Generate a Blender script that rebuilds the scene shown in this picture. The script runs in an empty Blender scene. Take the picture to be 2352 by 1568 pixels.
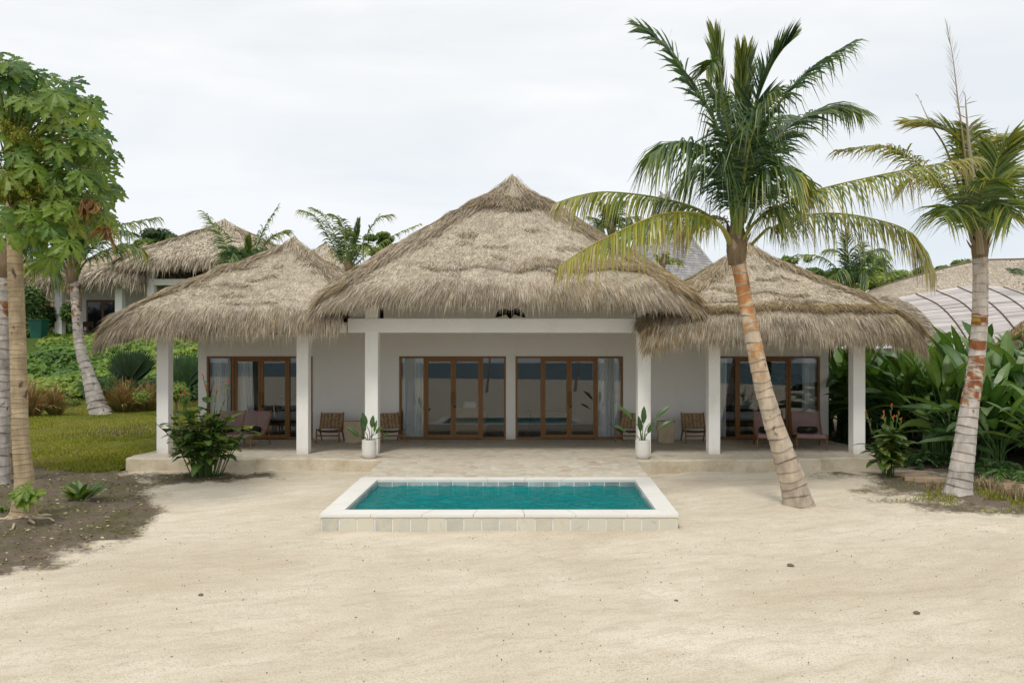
import bpy, math, random
import numpy as np
from mathutils import Vector, Matrix

S = bpy.context.scene
COL = S.collection
R = np.random.default_rng(7)
PI = math.pi
F, CX, CY, CH = 1797.0, 1181.0, 828.0, 2.25      # focal length (px of a 2352 px wide picture), vanishing point, eye height

def at(px, py, d):
    return np.array([(px - CX) * d / F, d, CH + (CY - py) * d / F])

# ---------------------------------------------------------------- mesh builder
class MB:
    def __init__(s):
        s.v, s.t, s.f, s.m, s.n = [], [], [], [], 0
    def add(s, v, f, tint=0.5, mi=0):
        v = np.asarray(v, float).reshape(-1, 3)
        s.v.append(v)
        s.t.append(np.broadcast_to(np.asarray(tint, float), (len(v),)).copy())
        fs = f if isinstance(f, list) and np.ndim(f[0]) == 2 else [f]
        for a in fs:
            a = np.asarray(a, int)
            if a.size == 0: continue
            s.f.append(a + s.n)
            s.m.append(np.broadcast_to(np.asarray(mi, int), (len(a),)).copy())
        s.n += len(v)
    def build(s, name, mats, parent=None, smooth=False, origin=None):
        V = np.concatenate(s.v)
        if origin is None and parent is not None and not parent.get('_local'):
            o = parent
            origin = Vector((0, 0, 0))
            while o: origin += o.location; o = o.parent
        if origin is not None: V = V - np.array(origin)
        loops = np.concatenate([a.ravel() for a in s.f])
        cnt = np.concatenate([np.full(len(a), a.shape[1]) for a in s.f])
        st = np.concatenate([[0], np.cumsum(cnt)[:-1]])
        me = bpy.data.meshes.new(name)
        me.vertices.add(len(V)); me.vertices.foreach_set('co', V.ravel())
        me.loops.add(len(loops)); me.loops.foreach_set('vertex_index', loops)
        me.polygons.add(len(cnt)); me.polygons.foreach_set('loop_start', st)
        me.polygons.foreach_set('material_index', np.concatenate(s.m))
        me.polygons.foreach_set('use_smooth', np.full(len(cnt), smooth))
        at_ = me.attributes.new('tint', 'FLOAT', 'POINT')
        at_.data.foreach_set('value', np.concatenate(s.t))
        me.update(calc_edges=True)
        for m in (mats if isinstance(mats, (list, tuple)) else [mats]): me.materials.append(m)
        o = bpy.data.objects.new(name, me); COL.objects.link(o)
        if parent is not None: o.parent = parent
        elif origin is not None: o.location = origin
        return o
    # --- shapes
    def box(s, x0, x1, y0, y1, z0, z1, tint=.5, mi=0, M=None):
        v = np.array([[x, y, z] for z in (z0, z1) for y in (y0, y1) for x in (x0, x1)], float)
        if M is not None: v = v @ M[:3, :3].T + M[:3, 3]
        s.add(v, [[0, 2, 3, 1], [4, 5, 7, 6], [0, 1, 5, 4], [2, 6, 7, 3], [0, 4, 6, 2], [1, 3, 7, 5]], tint, mi)
    def cbox(s, x0, x1, y0, y1, z0, z1, c=.02, tint=.5, mi=0, warp=0):
        """box with all edges chamfered"""
        e = [(x0, x1), (y0, y1), (z0, z1)]
        vs, idx = [], {}
        for i in (0, 1):
            for j in (0, 1):
                for k in (0, 1):
                    p = np.array([e[0][i], e[1][j], e[2][k]], float)
                    q = np.array([(1, -1)[i], (1, -1)[j], (1, -1)[k]], float) * c
                    for a in range(3):
                        w = p + q; w[a] = p[a]
                        idx[i, j, k, a] = len(vs); vs.append(w)
        V = np.array(vs)
        if warp: V = V + (np.random.default_rng(3).random(V.shape) - .5) * warp
        q, t = [], []
        for a in range(3):
            b, d = (a + 1) % 3, (a + 2) % 3
            for sgn in (0, 1):
                def I(u, w, ax=a):
                    k = [0, 0, 0]; k[a] = sgn; k[b] = u; k[d] = w
                    return idx[k[0], k[1], k[2], ax]
                r = [I(0, 0), I(1, 0), I(1, 1), I(0, 1)]
                q.append(r if sgn else r[::-1])
            for u in (0, 1):
                for w in (0, 1):
                    k0 = [0, 0, 0]; k0[b] = u; k0[d] = w; k1 = list(k0); k1[a] = 1
                    q.append([idx[k0[0], k0[1], k0[2], b], idx[k1[0], k1[1], k1[2], b], idx[k1[0], k1[1], k1[2], d], idx[k0[0], k0[1], k0[2], d]])
        for i in (0, 1):
            for j in (0, 1):
                for k in (0, 1): t.append([idx[i, j, k, 0], idx[i, j, k, 1], idx[i, j, k, 2]])
        s.add(V, [np.array(q), np.array(t)], tint, mi)
    def tube(s, pts, rad, n=8, tint=.5, mi=0, cap=True, flat=1.0):
        pts = np.asarray(pts, float); k = len(pts)
        rad = np.broadcast_to(np.asarray(rad, float), (k,))
        T = np.gradient(pts, axis=0); T /= np.linalg.norm(T, axis=1)[:, None] + 1e-9
        ref = np.array([0, 0, 1.]) if abs(T[:, 2]).mean() < .8 else np.array([0, 1., 0])
        A = np.cross(T, ref); A /= np.linalg.norm(A, axis=1)[:, None] + 1e-9
        B = np.cross(A, T)
        an = np.arange(n) * 2 * PI / n
        V = pts[:, None] + rad[:, None, None] * (A[:, None] * np.cos(an)[None, :, None] + flat * B[:, None] * np.sin(an)[None, :, None])
        i = np.arange(k - 1)[:, None] * n; j = np.arange(n)[None]; j2 = (j + 1) % n
        q = np.stack([i + j, i + j2, i + n + j2, i + n + j], -1).reshape(-1, 4)
        tt = np.repeat(np.broadcast_to(np.asarray(tint, float), (k,)), n)
        fs = [q]
        V = V.reshape(-1, 3)
        if cap:
            V = np.vstack([V, pts[0], pts[-1]]); tt = np.append(tt, [tt[0], tt[-1]])
            c0, c1 = k * n, k * n + 1
            a = np.arange(n); b = (a + 1) % n
            fs.append(np.stack([b, a, np.full(n, c0)], -1))
            fs.append(np.stack([(k - 1) * n + a, (k - 1) * n + b, np.full(n, c1)], -1))
        s.add(V, fs, tt, mi)
    def grid(s, V, tint=.5, mi=0, close=False):
        """V: (a,b,3)"""
        a, b = V.shape[:2]
        i = np.arange(a - 1)[:, None] * b
        j = np.arange(b if close else b - 1)[None]; j2 = (j + 1) % b
        q = np.stack([i + j, i + j2, i + b + j2, i + b + j], -1).reshape(-1, 4)
        t = np.asarray(tint, float)
        s.add(V.reshape(-1, 3), q, t.ravel() if t.ndim else t, mi)
    def lathe(s, prof, c=(0, 0, 0), n=28, tint=.5, mi=0):
        an = np.arange(n) * 2 * PI / n
        P = np.array(prof, float)
        V = np.stack([P[:, 0:1] * np.cos(an), P[:, 0:1] * np.sin(an), np.repeat(P[:, 1:2], n, 1)], -1) + np.array(c)
        s.grid(V, tint, mi, close=True)
    def strands(s, P, D, W, L, wd, tint, mi=0, sag=0.0, N=None):
        """many thin tapered strips: root P, direction D, width vector W (unit)"""
        n = len(P); wd = wd[:, None] if np.ndim(wd) else wd; L = L[:, None] if np.ndim(L) else L
        mid = P + D * L * .55; tip = P + D * L
        tip = tip + np.array([0, 0, -1.]) * (sag * L if np.ndim(sag) == 0 else sag[:, None] * L)
        V = np.stack([P - W * wd * .5, P + W * wd * .5, mid + W * wd * .45, mid - W * wd * .45, tip], 1).reshape(-1, 3)
        b = np.arange(n)[:, None] * 5
        s.add(V, [b + np.array([[0, 1, 2, 3]]), b + np.array([[3, 2, 4]])], np.repeat(tint, 5), mi)
    def blade(s, base, d, up, L, w, droop=.3, fold=.25, tint=.4, nseg=8, tip=.9, wave=0., mi=0, twist=0., stem=0.):
        """a broad leaf folded along its midrib; returns nothing"""
        d = np.array(d, float); d /= np.linalg.norm(d)
        up = np.array(up, float); sd = np.cross(d, up); sd /= np.linalg.norm(sd) + 1e-9
        u = np.cross(sd, d)
        k = np.linspace(0, 1, nseg + 1)
        # bend the axis down progressively
        ang = droop * k
        seg = L / nseg
        pts = [np.array(base, float)]
        for a in ang[:-1]:
            pts.append(pts[-1] + seg * (d * math.cos(a) - u * math.sin(a)))
        pts = np.array(pts)
        nu = np.array([u * math.cos(a) + d * math.sin(a) for a in ang])
        kk = np.clip((k - stem) / (1 - stem), 0, 1)
        wp = w * .5 * np.clip(np.sin(PI * np.power(kk, tip)), 0, 1) ** .75
        wp[0] = max(wp[0], .004)
        wv = (1 + wave * R.normal(size=nseg + 1))
        ca = np.cos(twist * k)[:, None]; sa = np.sin(twist * k)[:, None]
        sdk = sd * ca + nu * sa; nuk = nu * ca - sd * sa
        l = pts - sdk * (wp * wv)[:, None] * math.cos(fold) + nuk * (wp * math.sin(fold))[:, None]
        wv = (1 + wave * R.normal(size=nseg + 1))
        r = pts + sdk * (wp * wv)[:, None] * math.cos(fold) + nuk * (wp * math.sin(fold))[:, None]
        V = np.stack([l, pts, r], 1)
        tt = np.stack([np.full(nseg + 1, tint), np.full(nseg + 1, tint + .18), np.full(nseg + 1, tint + .02)], 1)
        s.grid(V, tt, mi)

def catmull(pts, n):
    P = np.asarray(pts, float)
    P = np.vstack([2 * P[0] - P[1], P, 2 * P[-1] - P[-2]])
    m = len(P) - 3
    out = []
    for u in np.linspace(0, m - 1e-6, n):
        i = int(u); t = u - i
        a, b, c, d = P[i:i + 4]
        out.append(.5 * (2 * b + (c - a) * t + (2 * a - 5 * b + 4 * c - d) * t * t + (3 * b - a - 3 * c + d) * t ** 3))
    return np.array(out)

def _h(ix, iy, iz, sd):
    n = (ix * 374761393 + iy * 668265263 + iz * 1442695041 + sd * 974634777) & 0xffffffff
    n = ((n ^ (n >> 13)) * 1274126177) & 0xffffffff
    n = n ^ (n >> 16)
    return (n & 0xffff) / 65535.0
def vnoise(x, y, z=0., sd=0):
    x, y, z = np.broadcast_arrays(np.asarray(x, float), np.asarray(y, float), np.asarray(z, float))
    fx, fy, fz = np.floor(x), np.floor(y), np.floor(z)
    tx, ty, tz = x - fx, y - fy, z - fz
    tx, ty, tz = [t * t * (3 - 2 * t) for t in (tx, ty, tz)]
    ix, iy, iz = fx.astype(np.int64), fy.astype(np.int64), fz.astype(np.int64)
    o = 0
    for dx in (0, 1):
        for dy in (0, 1):
            for dz in (0, 1):
                o = o + _h(ix + dx, iy + dy, iz + dz, sd) * (tx if dx else 1 - tx) * (ty if dy else 1 - ty) * (tz if dz else 1 - tz)
    return o * 2 - 1
def fbm(x, y, z=0., sd=0, o=3):
    r, a = 0, 1.
    for k in range(o):
        r = r + a * vnoise(np.asarray(x) * 2 ** k, np.asarray(y) * 2 ** k, np.asarray(z) * 2 ** k, sd + k); a *= .5
    return r
def sstep(a, b, x):
    t = np.clip((x - a) / (b - a), 0, 1); return t * t * (3 - 2 * t)

# ---------------------------------------------------------------- objects
def tag(o, label, cat, group=None, kind=None):
    if label: o['label'] = label
    if cat: o['category'] = cat
    if group: o['group'] = group
    if kind: o['kind'] = kind
    return o
def thing(name, label, cat, loc=(0, 0, 0), rz=0, group=None, local=False):
    o = bpy.data.objects.new(name, None); COL.objects.link(o)
    o.location = Vector([float(c) for c in loc]); o.rotation_euler = (0, 0, rz)
    o.empty_display_size = .2
    if local: o['_local'] = 1
    return tag(o, label, cat, group)
def copy_tree(o, parent=None):
    c = o.copy(); COL.objects.link(c)
    if parent is not None: c.parent = parent
    for ch in list(o.children): copy_tree(ch, c)
    return c
def structure(mb, name, m, smooth=False):
    o = mb.build(name, m, smooth=smooth); o['kind'] = 'structure'; return o

# ---------------------------------------------------------------- materials
class NT:
    def __init__(s, name):
        s.mat = bpy.data.materials.new(name); s.mat.use_nodes = True
        s.t = s.mat.node_tree; s.t.nodes.clear()
        s.out = s.n('ShaderNodeOutputMaterial')
    def n(s, typ, **kw):
        o = s.t.nodes.new(typ)
        for k, v in kw.items():
            if k.startswith('i_'):
                key = k[2:]
                o.inputs[int(key) if key.isdigit() else key.replace('_', ' ')].default_value = v
            else: setattr(o, k, v)
        return o
    def l(s, a, b): s.t.links.new(a, b)
    def ramp(s, fac, stops, interp='LINEAR'):
        r = s.n('ShaderNodeValToRGB'); e = r.color_ramp.elements; r.color_ramp.interpolation = interp
        while len(e) < len(stops): e.new(.5)
        for k, (p, c) in enumerate(stops):
            e[k].position = p; e[k].color = (*c, 1) if len(c) == 3 else c
        s.l(fac, r.inputs[0]); return r.outputs[0]
    def noise(s, scale, detail=4, rough=.6, coord=None, vec=None, dist=0.):
        o = s.n('ShaderNodeTexNoise'); o.inputs['Scale'].default_value = scale; o.inputs['Detail'].default_value = detail
        o.inputs['Roughness'].default_value = rough; o.inputs['Distortion'].default_value = dist
        if vec is None: vec = s.coord(coord)
        s.l(vec, o.inputs['Vector']); return o.outputs['Fac']
    def coord(s, which=None):
        if not hasattr(s, '_tc'): s._tc = s.n('ShaderNodeNewGeometry')
        return s._tc.outputs['Position']
    def scaled(s, sc, which=None):
        m = s.n('ShaderNodeMapping'); m.inputs['Scale'].default_value = sc
        s.l(s.coord(), m.inputs['Vector']); return m.outputs[0]
    def attr(s, name='tint'):
        a = s.n('ShaderNodeAttribute'); a.attribute_name = name; return a.outputs['Fac']
    def math(s, op, a, b=None, clamp=False):
        o = s.n('ShaderNodeMath', operation=op); o.use_clamp = clamp
        for k, v in enumerate((a, b)):
            if v is None: continue
            if isinstance(v, (int, float)): o.inputs[k].default_value = v
            else: s.l(v, o.inputs[k])
        return o.outputs[0]
    def mix(s, fac, a, b, typ='MIX'):
        o = s.n('ShaderNodeMix', data_type='RGBA', blend_type=typ)
        for sock, v in ((o.inputs[0], fac), (o.inputs[6], a), (o.inputs[7], b)):
            if isinstance(v, (int, float)): sock.default_value = v
            elif isinstance(v, tuple): sock.default_value = (*v, 1) if len(v) == 3 else v
            else: s.l(v, sock)
        return o.outputs[2]
    def bump(s, h, strength=.3, dist=.02, prev=None):
        b = s.n('ShaderNodeBump'); b.inputs['Strength'].default_value = strength; b.inputs['Distance'].default_value = dist
        s.l(h, b.inputs['Height'])
        if prev is not None: s.l(prev, b.inputs['Normal'])
        return b.outputs[0]
    def bsdf(s, col, rough=.7, spec=.3, normal=None, transl=0., **kw):
        b = s.n('ShaderNodeBsdfPrincipled')
        if isinstance(col, tuple): b.inputs['Base Color'].default_value = (*col, 1)
        else: s.l(col, b.inputs['Base Color'])
        if isinstance(rough, (int, float)): b.inputs['Roughness'].default_value = rough
        else: s.l(rough, b.inputs['Roughness'])
        b.inputs['Specular IOR Level'].default_value = spec
        for k, v in kw.items(): b.inputs[k.replace('_', ' ')].default_value = v
        if normal is not None: s.l(normal, b.inputs['Normal'])
        res = b.outputs[0]
        if transl:
            t = s.n('ShaderNodeBsdfTranslucent')
            if isinstance(col, tuple): t.inputs[0].default_value = (*col, 1)
            else:
                s.l(s.mix(1.0, col, (1.6, 1.7, .7), 'MULTIPLY'), t.inputs[0])
            m = s.n('ShaderNodeMixShader'); m.inputs[0].default_value = transl
            s.l(res, m.inputs[1]); s.l(t.outputs[0], m.inputs[2]); res = m.outputs[0]
        s.l(res, s.out.inputs[0]); return s.mat

def m_tint(name, stops, rough=.6, spec=.3, transl=0., nscale=0, namt=.3, bump=0, bscale=40, stretch=None):
    t = NT(name); c = t.ramp(t.attr(), stops)
    if nscale:
        nf = t.noise(nscale, 3, vec=t.scaled(stretch) if stretch else None)
        c = t.mix(namt, c, t.ramp(nf, [(.25, (.25, .25, .25)), (.75, (1.5, 1.5, 1.5))]), 'MULTIPLY')
    nm = t.bump(t.noise(bscale, 4, vec=t.scaled(stretch) if stretch else None), bump, .01) if bump else None
    return t.bsdf(c, rough, spec, nm, transl)
def m_plain(name, c0, c1, scale=6, rough=.7, spec=.3, bump=.1, bscale=60, stretch=None, **kw):
    t = NT(name); v = t.scaled(stretch) if stretch else None
    c = t.mix(t.noise(scale, 5, vec=v), c0, c1)
    nm = t.bump(t.noise(bscale, 4, vec=v), bump, .01) if bump else None
    return t.bsdf(c, rough, spec, nm, **kw)

THATCH = [(0, (.05, .038, .027)), (.3, (.18, .14, .10)), (.55, (.38, .32, .245)), (.8, (.57, .495, .40)), (1, (.72, .65, .54))]
M = {}
M['thatch'] = m_tint('weathered_thatch', THATCH, .85, .15, 0.08, 1.3, .25)
M['thatch_gold'] = m_tint('golden_thatch', [(0, (.075, .05, .025)), (.35, (.21, .15, .08)), (.65, (.40, .30, .165)), (1, (.58, .46, .27))], .8, .2, .1)
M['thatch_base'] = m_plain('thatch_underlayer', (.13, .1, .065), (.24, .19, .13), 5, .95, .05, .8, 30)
M['thatch_yellow'] = m_tint('fresh_yellow_thatch', [(0, (.2, .13, .06)), (.5, (.45, .33, .17)), (1, (.62, .48, .27))], .85, .15)
M['palm'] = m_tint('coconut_frond', [(0, (.014, .036, .022)), (.3, (.042, .092, .042)), (.5, (.10, .16, .034)), (.68, (.24, .27, .035)), (.82, (.36, .31, .05)), (.92, (.28, .21, .1)), (1, (.33, .29, .23))], .36, .6, .22)
M['leaf'] = m_tint('broad_leaf', [(0, (.012, .03, .008)), (.3, (.03, .075, .015)), (.55, (.07, .14, .025)), (.8, (.17, .23, .05)), (1, (.3, .3, .08))], .42, .45, .25, 9, .2)
M['heli'] = m_tint('paddle_leaf', [(0, (.012, .035, .01)), (.3, (.032, .085, .02)), (.6, (.08, .16, .035)), (1, (.2, .28, .08))], .38, .5, .25, 5, .25)
M['papaya'] = m_tint('papaya_leaf', [(0, (.016, .05, .02)), (.3, (.05, .12, .022)), (.55, (.14, .22, .022)), (.75, (.26, .31, .06)), (.88, (.24, .13, .035)), (1, (.12, .05, .018))], .45, .4, .32, 6, .25)
M['blossom'] = m_tint('papaya_blossom', [(0, (.09, .12, .015)), (.6, (.24, .25, .035)), (1, (.45, .4, .1))], .7, .2, .2)
M['flower'] = m_plain('red_flower', (.75, .05, .02), (.9, .16, .04), 30, .5, .3, 0)
M['grass'] = m_tint('lawn_blade', [(0, (.11, .125, .018)), (.35, (.20, .225, .021)), (.65, (.30, .30, .03)), (1, (.34, .28, .12))], .75, .2, .2)
M['cover'] = m_tint('creeper_leaf', [(0, (.025, .06, .015)), (.4, (.07, .15, .025)), (.7, (.14, .24, .03)), (1, (.26, .32, .06))], .5, .35, .25)
M['reed'] = m_tint('fountain_grass_blade', [(0, (.1, .13, .03)), (.35, (.2, .18, .06)), (.6, (.26, .13, .06)), (.85, (.38, .25, .14)), (1, (.55, .43, .28))], .7, .2, .2)
M['dry'] = m_tint('dry_straw', [(0, (.16, .12, .06)), (1, (.5, .4, .26))], .85, .1, .1)
M['bush'] = m_tint('tree_leaf', [(0, (.02, .045, .012)), (.4, (.055, .11, .02)), (.75, (.12, .19, .03)), (1, (.24, .3, .05))], .5, .3, .25)

def m_trunk(name, stops, ring=(.1, .08, .06), rough=.85, bump=.5):
    t = NT(name); c = t.ramp(t.attr(), stops)
    nf = t.noise(9, 5, vec=t.scaled((1, 1, .35)))
    c = t.mix(.45, c, t.ramp(nf, [(.3, (.35, .33, .3)), (.7, (1.35, 1.35, 1.35))]), 'MULTIPLY')
    sp = t.noise(5, 2, vec=t.scaled((1, 1, .7)))
    c = t.mix(t.ramp(sp, [(.66, (0, 0, 0)), (.73, (1, 1, 1))]), c, (.1, .08, .06))
    return t.bsdf(c, rough, .2, t.bump(t.noise(38, 5, vec=t.scaled((1, 1, .25))), bump, .012))
M['trunk'] = m_trunk('palm_bark', [(0, (.09, .075, .06)), (.2, (.24, .2, .165)), (.42, (.44, .37, .29)), (.56, (.54, .44, .33)), (.75, (.46, .27, .13)), (1, (.38, .15, .055))])
M['trunk_grey'] = m_trunk('grey_palm_bark', [(0, (.1, .085, .07)), (.25, (.30, .27, .24)), (.5, (.5, .46, .42)), (.60, (.50, .44, .38)), (.66, (.36, .25, .17)), (.76, (.27, .115, .05)), (.93, (.20, .075, .035)), (1, (.34, .24, .04))])
M['papaya_bark'] = m_trunk('papaya_bark', [(0, (.22, .18, .12)), (.5, (.4, .31, .19)), (1, (.6, .54, .42))], bump=.4)
M['boot'] = m_tint('palm_fibre', [(0, (.06, .045, .03)), (.5, (.22, .16, .1)), (1, (.4, .33, .24))], .9, .1, 0, 14, .5, .5, 60, (1, 1, .2))
M['twig'] = m_tint('bark_brown', [(0, (.07, .05, .035)), (1, (.3, .24, .17))], .9, .1, 0, 12, .4)
# ================================================================ camera, light, sky
cam = bpy.data.cameras.new('camera'); co = bpy.data.objects.new('camera', cam); COL.objects.link(co)
co.location = (0, 0, CH); co.rotation_euler = (PI / 2, 0, 0)
cam.sensor_width = 36; cam.lens = F / 2352 * 36; cam.shift_x = -5 / 2352; cam.shift_y = 44 / 2352
cam.clip_end = 3000; S.camera = co
EL, AZ = math.radians(56), math.radians(200)       # the sun stands high behind the camera, slightly left
W = bpy.data.worlds.new('World'); S.world = W; W.use_nodes = True
wt = W.node_tree; wt.nodes.clear()
def wn(t, **k):
    o = wt.nodes.new(t)
    for a, b in k.items(): setattr(o, a, b)
    return o
sky = wn('ShaderNodeTexSky', sky_type='NISHITA', sun_disc=False); sky.sun_elevation = EL; sky.sun_rotation = AZ
tc = wn('ShaderNodeTexCoord'); sp = wn('ShaderNodeSeparateXYZ'); wt.links.new(tc.outputs['Generated'], sp.inputs[0])
mp = wn('ShaderNodeMapping'); mp.inputs['Scale'].default_value = (1.6, 1.6, 6.5); mp.inputs['Location'].default_value = (.35, .1, .2)
wt.links.new(tc.outputs['Generated'], mp.inputs[0])
nz = wn('ShaderNodeTexNoise'); nz.inputs['Scale'].default_value = 1.25; nz.inputs['Detail'].default_value = 5; nz.inputs['Roughness'].default_value = .5
nz.inputs['Distortion'].default_value = .5
wt.links.new(mp.outputs[0], nz.inputs['Vector'])
cr = wn('ShaderNodeValToRGB'); e = cr.color_ramp.elements          # cloud sheet: brighter and greyer puffs
e[0].position = .38; e[0].color = (.81, .845, .88, 1); e[1].position = .60; e[1].color = (.955, .96, .965, 1)
wt.links.new(nz.outputs['Fac'], cr.inputs[0])
hz = wn('ShaderNodeValToRGB'); e = hz.color_ramp.elements          # the overcast is bluer and dimmer low over the horizon
e[0].position = 0.0; e[0].color = (.87, .91, .96, 1); e[1].position = .42; e[1].color = (1, 1, 1, 1)
wt.links.new(sp.outputs['Z'], hz.inputs[0])
mu = wn('ShaderNodeMix', data_type='RGBA', blend_type='MULTIPLY'); mu.inputs[0].default_value = 1
wt.links.new(cr.outputs[0], mu.inputs[6]); wt.links.new(hz.outputs[0], mu.inputs[7])
sc_ = wn('ShaderNodeMix', data_type='RGBA', blend_type='MULTIPLY'); sc_.inputs[0].default_value = 1; sc_.inputs[7].default_value = (9.15, 9.1, 9.0, 1)
wt.links.new(mu.outputs[2], sc_.inputs[6])
mx = wn('ShaderNodeMix', data_type='RGBA'); mx.inputs[0].default_value = .94
wt.links.new(sky.outputs[0], mx.inputs[6]); wt.links.new(sc_.outputs[2], mx.inputs[7])
bg = wn('ShaderNodeBackground'); bg.inputs[1].default_value = .1
wo = wn('ShaderNodeOutputWorld'); wt.links.new(mx.outputs[2], bg.inputs[0]); wt.links.new(bg.outputs[0], wo.inputs[0])
sl = bpy.data.lights.new('sun', 'SUN'); sl.energy = 1.5; sl.angle = math.radians(11); sl.color = (1, .95, .88)
so = bpy.data.objects.new('sun', sl); COL.objects.link(so)
sd = Vector((math.sin(AZ) * math.cos(EL), math.cos(AZ) * math.cos(EL), math.sin(EL)))
so.rotation_euler = sd.to_track_quat('Z', 'Y').to_euler(); so.location = (0, -20, 30)
S.view_settings.view_transform = 'Standard'; S.view_settings.look = 'None'; S.view_settings.gamma = 1; S.view_settings.exposure = 0.26
S.view_settings.use_curve_mapping = False
S.cycles.use_denoising = True; S.cycles.max_bounces = 7; S.cycles.diffuse_bounces = 4; S.cycles.glossy_bounces = 3
S.cycles.transparent_max_bounces = 10; S.cycles.caustics_reflective = False; S.cycles.caustics_refractive = False

# ================================================================ terrain
def interp(y, ys, zs): return np.interp(y, ys, zs)
def gz(x, y):
    x, y = np.broadcast_arrays(np.asarray(x, float), np.asarray(y, float))
    z = interp(y, [-220, -160, -130, -40, -8, 6, 12, 14, 17.7, 25, 60], [-5, -2.6, -1.9, -1.1, -.62, -.46, -.375, -.345, -.30, -.28, -.2]) - .010 * np.clip(x, -60, 60) * sstep(-40, -90, y)
    hill = interp(y, [9, 13, 17, 19.5, 21.5, 23.5, 25.5, 27, 29.5, 31, 33.5, 37, 40, 41, 60, 90, 400], [-.40, -.27, -.27, -.18, -.06, .02, .16, .2, .26, .42, 1.2, 2.45, 3.25, 3.38, 4.4, 4.6, 4.6])
    w = sstep(-9.2, -10.4, x) * sstep(8.5, 13, y) + sstep(29, 32, y) * sstep(4, -6, x) * (1 - sstep(-9.2, -10.4, x))
    z = z + (hill - z) * np.clip(w, 0, 1)
    wr = sstep(8.3, 10.5, x) * sstep(11, 14, y)
    z = z + wr * (.10 + .05 * sstep(16, 20, y))
    z = z + .05 * np.exp(-((y - 17.5) / .45) ** 2) * (.6 + fbm(x * 1.1, 2.5, 0, 91)) * (abs(x) < 9.5)
    # mounds round the feet of the palms
    for cx, cy, r, a in ((5.0, 13.8, .7, .05), (8.3, 14.6, .9, .10), (-7.97, 12.7, 1.0, .07), (-6.5, 16.7, 1.0, .05), (6.95, 17.0, .7, .04)):
        z = z + a * np.exp(-((x - cx) ** 2 + (y - cy) ** 2) / r ** 2)
    return z
SB_Y = [8.2, 9.0, 9.6, 10, 11, 12, 13.2, 14.9, 16.4, 17.6, 18.2, 60]
SB_X = [-9, -7.6, -6.75, -6.45, -6.1, -6.0, -6.15, -6.7, -7.6, -8.9, -9.0, -9.0]
def soil(x, y):
    xb = np.interp(y, SB_Y, SB_X)
    n = fbm(x * 1.1, y * 1.1, 0, 11, 4)
    s = sstep(.55, -.5, x - xb + n * .45) * sstep(7.5, 8.5, y)
    s = np.maximum(s, sstep(1.25, .35, np.hypot((x + 6.75) / 1.7, (y - 16.95) / .75) + n * .3) * .95)
    s = np.maximum(s, sstep(1.25, .45, np.hypot((x - 9.6) / 3.0, (y - 15.3) / 2.6) + n * .35) * .85)
    s = np.maximum(s, sstep(1.3, .4, np.hypot((x - 7.0) / .9, (y - 17.0) / .6) + n * .3) * .45)
    s = np.maximum(s, sstep(8.8, 9.6, x + n * .4) * sstep(16.6, 17.6, y + n * .3))
    return s
def axis(parts):
    out = []
    for a, b, st in parts: out += list(np.arange(a, b, st))
    return np.array(out + [parts[-1][1]])
gx = axis([(-900, -100, 100), (-100, -24, 6), (-24, -12, .5), (-12, 12, .07), (12, 24, .5), (24, 100, 6), (100, 900, 100)])
gy = axis([(-200, -30, 6), (-30, 4, 1), (4, 18.4, .07), (18.4, 44, .5), (44, 100, 5), (100, 1000, 100)])
GX, GY = np.meshgrid(gx, gy, indexing='ij')
GZ = gz(GX, GY)
near = sstep(3, 5, GY) * sstep(20, 17, GY) * sstep(14, 11, abs(GX))
sl_ = soil(GX, GY)
c30, s30 = math.cos(.45), math.sin(.45)
U_, V_ = GX * c30 + GY * s30, -GX * s30 + GY * c30
GZ = GZ + near * (.02 * fbm(U_ * .5, V_ * 1.1, 0, 1) + .008 * fbm(U_ * 2.2, V_ * 3.4, 0, 5) + .035 * sl_ * fbm(GX * 5, GY * 5, 0, 8))
rm = np.exp(-((GX - np.interp(GY, SB_Y, SB_X) - .25) / .18) ** 2) * sstep(9, 9.6, GY) * sstep(15, 13, GY)   # ragged lip where sand meets soil
GZ = GZ + rm * .03 * fbm(GX * 5, GY * 5, 0, 19)
for k in range(110):                                   # old footprints and scuffs
    fx, fy = R.uniform(-7, 9), R.uniform(6, 13.5); a = R.uniform(0, PI); r1, r2 = R.uniform(.1, .22), R.uniform(.05, .1)
    if -3.3 < fx < 3 and fy > 11.7: continue
    dx, dy = GX - fx, GY - fy
    q = ((dx * math.cos(a) + dy * math.sin(a)) / r1) ** 2 + ((-dx * math.sin(a) + dy * math.cos(a)) / r2) ** 2
    GZ = GZ - .02 * np.exp(-q) + .009 * np.exp(-(q - 2.2) ** 2)
for cx, cy, r0 in ((5.02, 13.8, .27), (8.25, 14.6, .25), (-8.0, 12.66, .3)):
    dd = np.hypot(GX - cx, GY - cy); GZ = GZ + .035 * np.exp(-((dd - r0 - .12) / .16) ** 2) * (1 + .9 * fbm(GX * 6, GY * 6, 0, 33))
inside = (GX > -2.9) & (GX < 2.5) & (GY > 12.2) & (GY < 15.8)
GZ = np.where(inside, -1.7, GZ)
g = MB(); g.grid(np.stack([GX, GY, GZ], -1), sl_)
t = NT('sand_and_soil')
def rot(sc, a):
    m = t.n('ShaderNodeMapping'); m.inputs['Rotation'].default_value = (0, 0, a); t.l(t.coord(), m.inputs['Vector'])
    q = t.n('ShaderNodeMapping'); q.inputs['Scale'].default_value = sc; t.l(m.outputs[0], q.inputs['Vector']); return q.outputs[0]
big = t.noise(.30, 5, .6, vec=rot((1, 1.7, 1), -.4), dist=.8); mid = t.noise(2.0, 8, .72, vec=rot((1, 2.6, 1), -.35), dist=.6); fine = t.noise(55, 4, .7); gr = t.noise(220, 2)
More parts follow.
